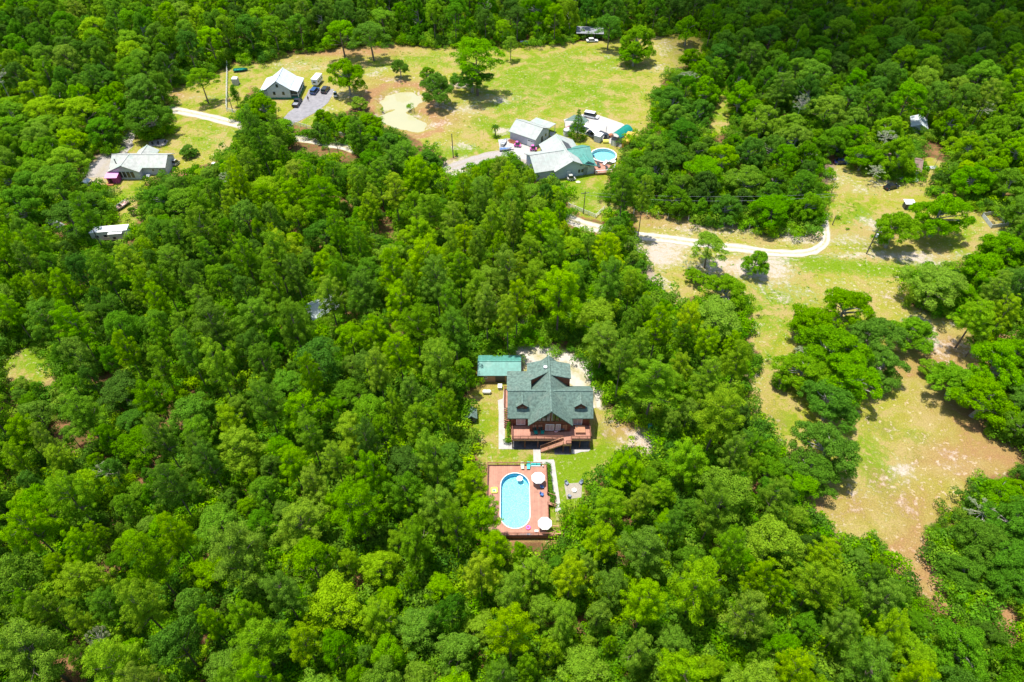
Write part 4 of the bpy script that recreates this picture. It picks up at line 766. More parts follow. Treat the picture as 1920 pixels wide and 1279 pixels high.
# stair running down to the left
st = MB(); n = 14; xa, xb = 2.5, -1.75
for k in range(n):
    t0 = k/n; x0 = xa+(xb-xa)*t0; z0 = 2.72*(1-(k+1)/(n+0.5)); st.box(x0+(xb-xa)/n-0.02, x0, -3.72, -2.95, z0-0.05, z0)
stair = st.build('stair', M['deck'], H)
rr = MB()
for y in (-3.78,-2.9):
    rr.bar((xa,y,2.65),(xb,y,0.05),0.06,0.26); rr.bar((xa,y,3.75),(xb,y,1.05),0.12,0.06)
    for k in range(19):
        t0 = k/18; x = xa+(xb-xa)*t0; z = 2.65-2.6*t0; rr.bar((x,y,z),(x,y,z+1.05),0.05 if k % 6 else 0.1)
rr.build('handrail', M['decktop'], stair)
# side landing and stair at the west wall
sl = MB(); sl.box(-8.9,-7.8,5.0,9.8,2.7,2.85); sl.box(-8.9,-8.8,5.0,5.1,0,3.8); sl.box(-8.9,-8.8,9.7,9.8,0,3.8); sd_ = sl.build('side_landing', M['deck'], H)
q = MB(); railing(q, [(-7.9,9.75),(-8.85,9.75),(-8.85,5.05)], 2.85)
for k in range(9): q.box(-8.9,-7.85,4.9-0.32*(k+1),4.9-0.32*k,2.6-0.3*k,2.66-0.3*k)
q.bar((-8.85,5,3.8),(-8.85,2.0,1.1),0.08); q.build('railing', M['deckdark'], sd_)
# ---- paving round the house
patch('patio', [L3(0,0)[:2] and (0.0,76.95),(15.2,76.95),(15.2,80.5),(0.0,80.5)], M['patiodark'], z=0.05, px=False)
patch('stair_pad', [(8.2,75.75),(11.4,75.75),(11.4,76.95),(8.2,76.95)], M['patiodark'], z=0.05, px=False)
patch('concrete_walk', [(-2.95,89.2),(-1.9,89.6),(-1.7,92.2),(-0.9,92.2),(-0.9,88.0),(-1.5,86.5),(-1.35,78.6),(0.0,78.6),(0.0,77.0),(-2.6,77.0),(-2.7,86.0)], M['concrete'], z=0.06, px=False)
patch('concrete_apron', [(11.5,76.95),(15.3,76.95),(14.8,76.45),(13.4,76.35),(12.2,75.9),(11.5,75.95)], M['concrete'], z=0.06, px=False)
patch('stair_walk', [(4.1,77.0),(5.55,77.0),(5.55,73.5),(4.1,73.5)], M['concrete'], z=0.06, px=False)
patch('garden_walk', [(5.55,74.55),(8.0,74.6),(8.15,74.0),(8.9,63.35),(7.85,63.35),(7.1,73.5),(5.55,73.6)], M['concrete'], z=0.06, px=False)
# ---- garage with teal roof
O2 = (-2.6, 96.6, 0); g = thing('garage', 'long low garage with teal metal roof and tan walls behind the log house', 'garage', O2)
mb = MB(); body_gable(mb, (-4.2,0), (4.1,0), 2.4, 2.6, 3.7); mb.build('wall', M['tan'], g)
r = MB(); roof_gable(r, (-4.3,0), (4.2,0), 2.6, 2.7, 3.9, 0.12, 0.3, 0.3); r.build('roof', M['teal'], g)
window(g, (-3.0,-2.42,1.5), 0, 0.8, 0.8)
d = MB(); d.box(-0.9,1.1,-2.46,-2.38,0.05,2.2); d.build('door', M['darkgrey'], g); d = MB(); d.box(1.4,3.2,-2.46,-2.38,0.05,2.2); d.build('door', M['darkgrey'], g)
# ---- small garden shed, tank
O3 = G(884,786); s = thing('garden_shed', 'tiny garden shed with grey-green gable roof at the wood edge of the yard', 'shed', O3, R(4))
mb = MB(); body_gable(mb, (0,-0.9), (0,1.2), 0.95, 1.6, 2.2); mb.build('wall', M['darkgrey'], s)
r = MB(); roof_gable(r, (0,-0.9), (0,1.2), 1.0, 1.65, 2.35, 0.08, 0.2, 0.25); r.build('roof', M['shingle'], s); door(s, (0,-0.95,0.05), 0, 0.7, 1.5, 'blackm')
t = thing('propane_tank', 'white cylindrical propane tank lying on the lawn below the teal-roofed garage', 'gas tank', G(913,737.5))
mb = MB(); mb.cyl((-0.7,0,0.55),(0.7,0,0.55),0.42,n=16); mb.cyl((-0.9,0,0.55),(-0.7,0,0.55),0.2,0.42,16); mb.cyl((0.7,0,0.55),(0.9,0,0.55),0.42,0.2,16); mb.build('tank', M['white'], t, smooth=False)
mb = MB(); mb.box(-0.55,-0.45,-0.3,0.3,0,0.25); mb.box(0.45,0.55,-0.3,0.3,0,0.25); mb.build('foot', M['midgrey'], t); mb = MB(); mb.cyl((0,0,0.95),(0,0,1.1),0.1); mb.build('valve_cap', M['lightgrey'], t)
t = thing('storage_box', 'white storage chest beside the west stair of the log house', 'storage chest', G(937.5,728,0)+Vector((0,0,0)))
mb = MB(); mb.box(-0.4,0.4,-0.5,0.5,0,0.75); mb.build('body', M['lightgrey'], t, bevel=0.03); mb = MB(); mb.box(-0.44,0.44,-0.54,0.54,0.752,0.85); mb.build('lid', M['white'], t, bevel=0.02)
t = thing('air_conditioner', 'blue-grey air conditioning unit against the west wall of the log house', 'air conditioner', (-1.0,83.2,0))
mb = MB(); mb.box(-0.4,0.4,-0.4,0.4,0,0.8); mb.build('casing', M['bluegrey'], t, bevel=0.03); mb = MB(); mb.cyl((0,0,0.8),(0,0,0.86),0.32,n=16); mb.build('fan_grille', M['blackm'], t)
# child's things by the shed
t = thing('bicycle', 'white bicycle leaning among clutter beside the small garden shed', 'bicycle', G(868,782), R(80))
for x in (-0.5,0.5):
    mb = MB(); 
    for k in range(16):
        a0, a1 = k*6.283/16, (k+1)*6.283/16; mb.bar((x+0.32*math.cos(a0),0,0.33+0.32*math.sin(a0)),(x+0.32*math.cos(a1),0,0.33+0.32*math.sin(a1)),0.05)
    mb.build('wheel', M['rubber'], t)
mb = MB(); [mb.bar(a, b, 0.05) for a, b in [((-0.5,0,0.33),(-0.15,0,0.8)),((-0.15,0,0.8),(0.35,0,0.8)),((0.35,0,0.9),(0.5,0,0.33)),((-0.05,0,0.35),(-0.15,0,0.8)),((-0.05,0,0.35),(0.38,0,0.75)),((-0.5,0,0.33),(-0.05,0,0.35))]]; mb.build('frame', M['white'], t)
mb = MB(); mb.box(-0.28,-0.05,-0.08,0.08,0.88,0.95); mb.build('saddle', M['blackm'], t); mb = MB(); mb.bar((0.34,-0.28,1.0),(0.34,0.28,1.0),0.05); mb.build('handlebar', M['blackm'], t)
def kid_chair(loc, yaw, label, m_):
    t = thing('toy_chair', label, 'toy chair', loc, yaw); mb = MB(); mb.box(-0.25,0.25,-0.25,0.25,0.25,0.32); mb.build('seat', M[m_], t)
    mb = MB(); mb.box(-0.25,0.25,0.2,0.27,0.32,0.75); mb.build('backrest', M[m_], t)
    for a in (-0.2,0.2):
        for b in (-0.2,0.2): q = MB(); q.box(a-0.03,a+0.03,b-0.03,b+0.03,0,0.25); q.build('leg', M[m_], t)
kid_chair(G(871,776.5), 0.4, 'white toy chair behind the bicycle by the garden shed', 'white'); kid_chair(G(865,787.5), 1.6, 'small grey toy chair in front of the bicycle by the garden shed', 'lightgrey'); kid_chair(G(888.5,790), 2.6, 'pale pink toy chair at the door of the garden shed', 'palepink')
# ---- deck furniture on the house
def deck_lounger(loc, yaw, label, m_, z=2.9, k=1.0, grp=None):
    t = thing('lounge_chair', label, 'lounge chair', (loc[0], loc[1], z), yaw, grp); 
    mb = MB(); mb.box(-0.33*k,0.33*k,-0.75*k,0.2*k,0.3,0.42); mb.build('seat', M[m_], t, bevel=0.03)
    mb = MB(); mb.add([(-0.33*k,0.2*k,0.34),(0.33*k,0.2*k,0.34),(0.33*k,0.75*k,0.95),(-0.33*k,0.75*k,0.95),(-0.33*k,0.14*k,0.44),(0.33*k,0.14*k,0.44),(0.33*k,0.66*k,1.03),(-0.33*k,0.66*k,1.03)], [(0,3,2,1),(4,5,6,7),(0,1,5,4),(1,2,6,5),(2,3,7,6),(3,0,4,7)]); mb.build('backrest', M[m_], t, bevel=0.02)
    for a in (-1,1):
        mb = MB(); mb.box(a*0.37*k-0.03,a*0.37*k+0.03,-0.3*k,0.3*k,0.55,0.6); mb.build('armrest', M[m_], t)
        for b in (-0.65,0.3): mb = MB(); mb.box(a*0.33*k-0.03,a*0.33*k+0.03,b*k-0.03,b*k+0.03,0,0.56 if b > 0 else 0.3); mb.build('leg', M[m_], t)
    return t
zz = 2.9
deck_lounger(G(1004,810,2.9), R(10), 'dark green lounge chair on the house deck, left of the small green table', 'tealfab')
deck_lounger(G(1017.3,809.5,2.9), R(-8), 'dark green lounge chair on the house deck, right of the small green table', 'tealfab')
t = thing('side_table', 'small green round table between the two green lounge chairs', 'side table', G(1010,807.5,2.9)); mb = MB(); mb.lathe([(0.25,0.42),(0.27,0.46),(0.25,0.48)], n=16); mb.build('top', M['tealfab'], t); mb = MB(); mb.cyl((0,0,0),(0,0,0.42),0.05); mb.build('leg', M['tealfab'], t)
t = thing('float_ring', 'pale pink inflatable ring lying on the house deck', 'inflatable ring', G(1042.5,808.5,2.9)); mb = MB(); mb.torus((0,0,0.14),0.28,0.13,20,8); mb.build('tube', M['palepink'], t, smooth=True)
t = thing('barbecue_grill', 'black barbecue grill on the house deck beside the pale pink ring', 'grill', G(1054,809.5,2.9)); mb = MB(); mb.box(-0.35,0.35,-0.22,0.22,0.6,0.8); mb.build('firebox', M['blackm'], t, bevel=0.03); mb = MB(); mb.cyl((-0.35,0,0.8),(0.35,0,0.8),0.21,n=12); mb.build('lid', M['darkgrey'], t)
for a in (-0.3,0.3): mb = MB(); mb.box(a-0.03,a+0.03,-0.18,0.18,0,0.6); mb.build('leg', M['blackm'], t)
t = thing('hot_tub', 'square hot tub under a brown cover at the east end of the house deck', 'hot tub', G(1087.5,808,2.9)); mb = MB(); mb.box(-0.9,0.9,-0.8,0.85,0,0.55); mb.build('shell', M['tan'], t); mb = MB(); mb.box(-0.95,0.95,-0.85,0.9,0.552,0.66); mb.build('cover', M['spa'], t, bevel=0.03); mb = MB(); mb.cyl((-0.65,0.45,0.66),(-0.65,0.45,0.74),0.16,n=12); mb.build('cover_lifter', M['darkgrey'], t)
# ---- hedges and shrubs
def hedge(name, label, cat, pts, w_, h_, seed, tint=0.35):
    rs = np.random.RandomState(seed); pf = []; L_ = 0
    for i in range(len(pts)-1):
        a = Vector(pts[i]); b = Vector(pts[i+1]); n = max(1, int((b-a).length/0.3))
        for k in range(n+1):
            p = a.lerp(b, k/n)
            for q in range(2): pf.append((p.x+rs.normal()*w_*0.16, p.y+rs.normal()*w_*0.16, h_*0.55+rs.normal()*0.08, w_*0.42))
    c0 = pts[0]; pf = [(x-c0[0], y-c0[1], z, r) for x, y, z, r in pf]; V, A = leaves(pf, 260, 0.2, 0.14, rs, min(1.0, h_/w_)*1.1); t = thing(name, label, cat, (c0[0], c0[1], 0))
    o = bpy.data.objects.new('foliage', mesh_np('foliage', V, A, [M['leaf']])); COL.objects.link(o); o.parent = t; o['tint'] = tint
    q = MB(); d_ = Vector(pts[-1])-Vector(c0); n = max(1, int(d_.length/1.2))
    for k in range(n+1): e = d_*(k/n); q.cyl((e.x,e.y,0),(e.x,e.y,h_*0.6),0.05,0.03,6)
    q.build('stem', M['bark'], t); return t
hedge('hedge', 'long clipped green hedge between the pool deck and the garden walk', 'hedge', [(6.75,73.0),(6.9,69.5),(7.25,66.0),(7.3,64.8)], 1.15, 1.3, 1, 0.3)
hedge('hedge', 'narrow clipped hedge along the west foundation of the log house', 'hedge', [(-0.75,83.3),(-0.7,79.9)], 0.8, 1.1, 2, 0.3)
hedge('shrub', 'round dark shrub at the south end of the foundation hedge', 'shrub', [(-0.75,78.6),(-0.7,78.7)], 1.5, 1.3, 3, 0.15)
hedge('shrub', 'oval bright shrub north of the foundation hedge by the west wall', 'shrub', [(-1.0,85.0),(-1.0,85.5)], 0.9, 1.0, 4, 0.5)
hedge('shrub', 'small dark shrub at the pool end of the stair walk', 'shrub', [(4.6,73.35),(5.2,73.35)], 0.8, 0.7, 5, 0.2)
# ---- fire-pit patio
patch('fire_pit_patio', [(1057.5,907.5),(1091.5,905),(1090,933),(1063,936.5)], M['gravel'], z=0.05)
t = thing('fire_pit', 'round white fire pit in the middle of the square gravel patio', 'fire pit', G(1076.5,920.5)); mb = MB(); mb.lathe([(0.42,0),(0.45,0.35),(0.40,0.38),(0.33,0.36),(0.33,0.22)], n=20); mb.build('bowl', M['white'], t); mb = MB(); mb.lathe([(0.32,0.2),(0.32,0.3)], n=16); mb.build('grate', M['palepink'], t)
def patio_chair(loc, yaw, label, m_, z=0.0, name='patio_chair', cat='patio chair'):
    t = thing(name, label, cat, (loc[0], loc[1], z), yaw); mb = MB(); mb.box(-0.28,0.28,-0.28,0.24,0.38,0.44); mb.build('seat', M[m_], t)
    mb = MB(); mb.add([(-0.28,0.22,0.42),(0.28,0.22,0.42),(0.28,0.36,0.95),(-0.28,0.36,0.95),(-0.28,0.27,0.42),(0.28,0.27,0.42),(0.28,0.41,0.95),(-0.28,0.41,0.95)], [(0,1,2,3),(7,6,5,4),(0,4,5,1),(1,5,6,2),(2,6,7,3),(3,7,4,0)]); mb.build('backrest', M[m_], t)
    for a in (-0.25,0.25):
        for b in (-0.24,0.22): q = MB(); q.box(a-0.025,a+0.025,b-0.025,b+0.025,0,0.38); q.build('leg', M[m_], t)
        q = MB(); q.box(a-0.03,a+0.03,-0.24,0.26,0.6,0.65); q.build('armrest', M[m_], t)
patio_chair(G(1062.5,908.5), R(40), 'blue-grey chair at the top left corner of the fire-pit patio', 'bluegrey'); patio_chair(G(1089,907), R(-45), 'blue-grey chair at the top right corner of the fire-pit patio', 'bluegrey'); patio_chair(G(1067.5,932), R(150), 'blue-grey chair at the bottom left corner of the fire-pit patio', 'bluegrey')
t = thing('rain_barrel', 'dark green barrel standing in tree shade at the edge of the yard', 'barrel', G(1218,806)); mb = MB(); mb.lathe([(0.45,0),(0.62,0.5),(0.64,1.2),(0.5,1.7),(0.2,1.8)], n=18); mb.build('drum', M['tealfab'], t, smooth=True); mb = MB(); mb.cyl((0,0,1.8),(0,0,1.88),0.22,n=12); mb.build('lid', M['darkgrey'], t)
# ================================================================ pool and pool deck
O4 = (0.9, 65.3, 0); pd = thing('pool_deck', 'raised reddish wooden pool deck with slatted railings', 'deck', O4)
PX, PYc, PR_, PH = 0.55, 65.1, 2.62, 3.05       # pool centre, end radius, half straight length
def oval(r, n=20):
    return [(PX+r*math.cos(a), PYc+PH+r*math.sin(a)) for a in [math.pi*k/n for k in range(n+1)]]+[(PX+r*math.cos(a), PYc-PH+r*math.sin(a)) for a in [math.pi+math.pi*k/n for k in range(n+1)]]
x0, x1, y0, y1 = -4.6, 6.5, 58.0, 72.6; ov = oval(PR_+0.08); n = len(ov)
def outer(p):
    dx, dy = p[0]-PX, p[1]-PYc; t = min(((x1-PX)/dx if dx > 0 else (x0-PX)/dx) if abs(dx) > 1e-6 else 1e9, ((y1-PYc)/dy if dy > 0 else (y0-PYc)/dy) if abs(dy) > 1e-6 else 1e9); return (PX+dx*t, PYc+dy*t)
outp = [outer(p) for p in ov]; V_ = []; F_ = []
for lst, z in ((ov,1.2),(outp,1.2),(ov,1.08),(outp,1.08)): V_ += [(a, b, z) for a, b in lst]
for i in range(n):
    j = (i+1) % n; F_ += [(i,i+n,j+n,j),(i+2*n,j+2*n,j+3*n,i+3*n),(i,j,j+2*n,i+2*n),(i+n,i+3*n,j+3*n,j+n)]
for c_ in ((x0,y0),(x1,y0),(x1,y1),(x0,y1)):      # close the corners
    i = min(range(n), key=lambda i: math.hypot(0.5*(outp[i][0]+outp[(i+1)%n][0])-c_[0], 0.5*(outp[i][1]+outp[(i+1)%n][1])-c_[1]) if abs(outp[i][0]-outp[(i+1)%n][0]) > 1e-3 and abs(outp[i][1]-outp[(i+1)%n][1]) > 1e-3 else 1e9); j = (i+1) % n
    m0 = len(V_); V_ += [(*c_,1.2),(*c_,1.08)]; F_ += [(i+n,m0,j+n),(i+3*n,j+3*n,m0+1)]
b_ = MB(); b_.add(V_, F_); b_.build('boards', M['deck'], pd, world=True)
f = MB()
f.box(x0-0.04,x1+0.04,y0-0.06,y0-0.003,0.5,1.17); f.box(x0-0.06,x0-0.003,y0,y1,0.9,1.17); f.box(x1+0.003,x1+0.06,y0,y1,0.9,1.17); f.box(x0,x1,y1+0.003,y1+0.06,0.9,1.17)
for k in range(8):
    for yy in (y0+0.1, y1-0.1): x = x0+0.1+(x1-x0-0.2)*k/7; f.box(x-0.07,x+0.07,yy-0.07,yy+0.07,0,1.06)
f.build('fascia', M['deckdark'], pd, world=True)
f = MB(); railing(f, [(x0+0.08,60.0),(x0+0.08,y1-0.08),(5.6,y1-0.08)], 1.2, 0.9, 0.2); f.build('railing', M['deckdark'], pd, world=True)
f = MB(); railing(f, [(x0+0.08,60.0),(x0+0.08,y0+0.08),(x1-0.1,y0+0.08)], 1.2, 0.9, 0.2); f.build('railing', M['deckdark'], pd, world=True)
f = MB(); railing(f, [(x1-0.08,y1-0.5),(x1-0.08,66.2)], 1.2, 0.9, 0.2); railing(f, [(x1-0.08,64.2),(x1-0.08,59.6)], 1.2, 0.9, 0.2); f.build('railing', M['deckdark'], pd, world=True)
s_ = MB()
for k in range(5): s_.box(x1+0.06+0.28*k, x1+0.06+0.28*(k+1), 64.3, 66.1, 1.0-0.2*k-0.06, 1.0-0.2*k)
so = s_.build('steps', M['deck'], pd, world=True); f = MB()
for yy in (64.25,66.15): f.bar((x1,yy,2.0),(x1+1.5,yy,1.0),0.1,0.06); f.bar((x1+1.45,yy,0),(x1+1.45,yy,1.0),0.1); f.bar((x1+0.7,yy,0.5),(x1+0.7,yy,1.5),0.06)
f.build('handrail', M['decktop'], so, world=True)
s_ = MB(); s_.slab([(x1+0.06,58.05,1.2),(10.1,58.05,0.75),(10.1,59.5,0.75),(x1+0.06,59.5,1.2)], 0.1); so = s_.build('ramp', M['deck'], pd, world=True)
f = MB()
for yy in (58.08,59.5):
    f.bar((x1,yy,2.1),(10.1,yy,1.65),0.14,0.06); f.bar((x1,yy,1.35),(10.1,yy,0.95),0.05,0.08)
    for k in range(19): x = x1+(10.1-x1)*k/18; z = 1.2-0.45*k/18; f.bar((x,yy,0 if k % 6 == 0 else z+.1),(x,yy,z+0.9),0.1 if k % 6 == 0 else 0.045)
f.build('handrail', M['decktop'], so, world=True)
# pool
pl = thing('swimming_pool', 'oval pool with white rim and pale blue water sunk in the wooden deck', 'swimming pool', (PX, PYc, 0))
def ring(mb, rA, zA, rB, zB, n_=28):
    A_ = oval(rA, n_); B_ = oval(rB, n_); m = len(A_); mb.add([(a,b,zA) for a, b in A_]+[(a,b,zB) for a, b in B_], [(i,(i+1)%m,(i+1)%m+m,i+m) for i in range(m)])
q = MB(); ring(q, PR_+0.1, 1.1, PR_+0.1, 1.28); ring(q, PR_+0.1, 1.28, PR_-0.03, 1.28); ring(q, PR_-0.03, 1.28, PR_-0.03, 1.22); q.build('rim', M['white'], pl, world=True)
lm, nt, bb = newmat('pool_liner'); N = nt.nodes; L = nt.links; gg = N.new('ShaderNodeNewGeometry'); vo = N.new('ShaderNodeTexVoronoi'); vo.inputs['Scale'].default_value = 3.2; L.new(gg.outputs['Position'], vo.inputs['Vector'])
vo.feature = 'DISTANCE_TO_EDGE'; rp = N.new('ShaderNodeMapRange'); rp.inputs[1].default_value = 0.0; rp.inputs[2].default_value = 0.22; L.new(vo.outputs['Distance'], rp.inputs[0]); mx = N.new('ShaderNodeMix'); mx.data_type = 'RGBA'; mx.inputs[6].default_value = (0.14,0.52,0.60,1); mx.inputs[7].default_value = (0.36,0.70,0.71,1); L.new(rp.outputs[0], mx.inputs[0]); L.new(mx.outputs[2], bb.inputs['Base Color']); bb.inputs['Roughness'].default_value = 0.5
M['liner'] = lm; M['linerwall'] = mat('liner_wall', (0.05,0.34,0.55), 0.5, 0.15, 3.0)
q = MB(); ring(q, PR_-0.035, 1.22, PR_-0.035, 0.02); q.build('liner_wall', M['linerwall'], pl, world=True)
q = MB(); o_ = oval(PR_-0.03, 28); q.add([(a,b,0.05) for a, b in o_], [tuple(range(len(o_)))]); q.build('liner_floor', M['liner'], pl, world=True)
wm, nt, bb = newmat('pool_water'); N = nt.nodes; L = nt.links; N.remove(bb); tr = N.new('ShaderNodeBsdfTransparent'); tr.inputs[0].default_value = (0.82,0.97,1.0,1); gl = N.new('ShaderNodeBsdfGlossy'); gl.inputs['Roughness'].default_value = 0.05
fr = N.new('ShaderNodeFresnel'); fr.inputs[0].default_value = 1.33; ms = N.new('ShaderNodeMixShader'); nz = N.new('ShaderNodeTexNoise'); nz.inputs['Scale'].default_value = 3.5; bp = N.new('ShaderNodeBump'); bp.inputs['Strength'].default_value = 0.9; bp.inputs['Distance'].default_value = 0.09
gg = N.new('ShaderNodeNewGeometry'); L.new(gg.outputs['Position'], nz.inputs['Vector']); L.new(nz.outputs[0], bp.inputs['Height']); L.new(bp.outputs[0], gl.inputs['Normal']); L.new(bp.outputs[0], fr.inputs['Normal']); L.new(fr.outputs[0], ms.inputs[0]); L.new(tr.outputs[0], ms.inputs[1]); L.new(gl.outputs[0], ms.inputs[2]); L.new(ms.outputs[0], N['Material Output'].inputs[0]); M['water'] = wm
q = MB(); q.add([(a,b,1.0) for a, b in oval(PR_-0.04, 28)], [tuple(range(len(o_)))]); q.build('water', wm, pl, world=True)
t = thing('pool_float', 'round white float drifting at the house end of the oval pool', 'pool float', (G(974.5,897.5,1.05).x, G(974.5,897.5,1.05).y, 0.98)); mb = MB(); mb.torus((0,0,0.1),0.5,0.1,24,8); mb.build('tube', M['white'], t, smooth=True); mb = MB(); mb.lathe([(0.45,0.05),(0.45,0.08)], n=20); mb.build('bed', M['whitefab'], t)
# umbrellas
def umbrella(px_, py_, label):
    c = G(px_, py_, 3.45); t = thing('patio_umbrella', label, 'patio umbrella', (c.x, c.y, 1.2), 0.2, 'umbrellas on the pool deck'); n = 8
    vs = [(0,0,2.35)]+[(1.28*math.cos(6.283*i/n+0.2),1.28*math.sin(6.283*i/n+0.2),1.85) for i in range(n)]+[(1.28*math.cos(6.283*i/n+0.2),1.28*math.sin(6.283*i/n+0.2),1.72) for i in range(n)]
    mb = MB(); mb.add(vs, [(0,1+i,1+(i+1)%n) for i in range(n)]+[(1+i,1+n+i,1+n+(i+1)%n,1+(i+1)%n) for i in range(n)]); mb.build('canopy', M['whitefab'], t)
    mb = MB(); mb.cyl((0,0,0),(0,0,2.45),0.03); mb.build('pole', M['lightgrey'], t); mb = MB(); mb.lathe([(0.3,0),(0.3,0.06),(0.06,0.12)], n=14); mb.build('base', M['midgrey'], t)
    mb = MB(); [mb.bar((0,0,1.9),(1.2*math.cos(6.283*i/n+0.2),1.2*math.sin(6.283*i/n+0.2),1.84),0.02) for i in range(n)]; mb.build('rib', M['lightgrey'], t)
umbrella(1009.3,893.5,'white octagonal umbrella at the house end of the pool deck'); umbrella(1021.8,979,'white octagonal umbrella at the ramp end of the pool deck')
deck_lounger(G(979.5,876,1.2), 0.1, 'cream lounge chair by the back railing of the pool deck', 'cream', 1.2, 0.85); deck_lounger(G(991,876,1.2), -0.05, 'aqua lounge chair by the back railing of the pool deck', 'aqua', 1.2, 0.85)
t = thing('air_mattress', 'aqua and white air mattress against the back railing of the pool deck', 'air mattress', (*G(1004.5,871.5,1.2)[:2],1.2)); mb = MB()
for k in range(7): mb.cyl((-0.75+0.25*k,-0.35,0.14),(-0.75+0.25*k,0.35,0.14),0.13,n=10)
mb.build('tube', M['aqua'], t); mb = MB(); mb.box(-0.92,0.92,-0.46,-0.36,0.03,0.25); mb.box(-0.92,0.92,0.36,0.46,0.03,0.25); mb.build('border', M['white'], t)
patio_chair(G(1016.3,915,1.2), R(100), 'blue deck chair just below the upper umbrella', 'bluefab', 1.2, 'deck_chair', 'deck chair'); patio_chair(G(1016,929.5,1.2), R(70), 'blue deck chair standing alone beside the pool', 'bluefab', 1.2, 'deck_chair', 'deck chair')
t = thing('pool_raft', 'square yellow inflatable raft on the deck left of the pool', 'inflatable raft', (*G(926.8,920,1.2)[:2],1.2), 0.05); mb = MB()
for a, b in (((-0.5,-0.5),(0.5,-0.5)),((0.5,-0.5),(0.5,0.5)),((0.5,0.5),(-0.5,0.5)),((-0.5,0.5),(-0.5,-0.5))): mb.cyl((*a,0.14),(*b,0.14),0.14,n=10)
mb.build('tube', M['yellow'], t); mb = MB(); mb.box(-0.42,0.42,-0.42,0.42,0.04,0.08); mb.build('bed', M['cream'], t); mb = MB(); mb.torus((-0.05,-0.05,0.14),0.16,0.07,12,6); mb.build('cup_ring', M['tealfab'], t)
t = thing('swim_ring', 'hot pink inflatable swim ring at the lower end of the pool', 'swim ring', (*G(990.5,990,1.2)[:2],1.2)); mb = MB(); mb.torus((0,0,0.15),0.3,0.15,22,8); mb.build('tube', M['hotpink'], t, smooth=True)
t = thing('cooler', 'small white cooler box on the deck below the pink ring', 'cooler', (*G(1005.8,997.5,1.2)[:2],1.2)); mb = MB(); mb.box(-0.3,0.3,-0.18,0.18,0,0.35); mb.build('body', M['palepink'], t, bevel=0.02); mb = MB(); mb.box(-0.32,0.32,-0.2,0.2,0.352,0.42); mb.build('lid', M['white'], t, bevel=0.02)
t = thing('pool_net', 'pool skimmer net with long pole lying along the lower railing', 'pool net', (*G(988,1002,1.2)[:2],1.2)); mb = MB(); mb.cyl((-1.2,0,0.06),(1.0,0,0.06),0.03); mb.build('pole', M['lightgrey'], t); mb = MB(); mb.box(0.0,0.6,-0.1,0.2,0.02,0.05); mb.build('net', M['bluegrey'], t)
t = thing('pool_pump', 'white filter drum by the east railing of the pool deck', 'pool filter', (*G(1017.8,876,1.2)[:2],1.2)); mb = MB(); mb.lathe([(0.15,0),(0.17,0.3),(0.14,0.55),(0.06,0.62)], n=14); mb.build('drum', M['white'], t); mb = MB(); mb.cyl((0,0,0.62),(0,0,0.7),0.05); mb.build('valve', M['darkgrey'], t)
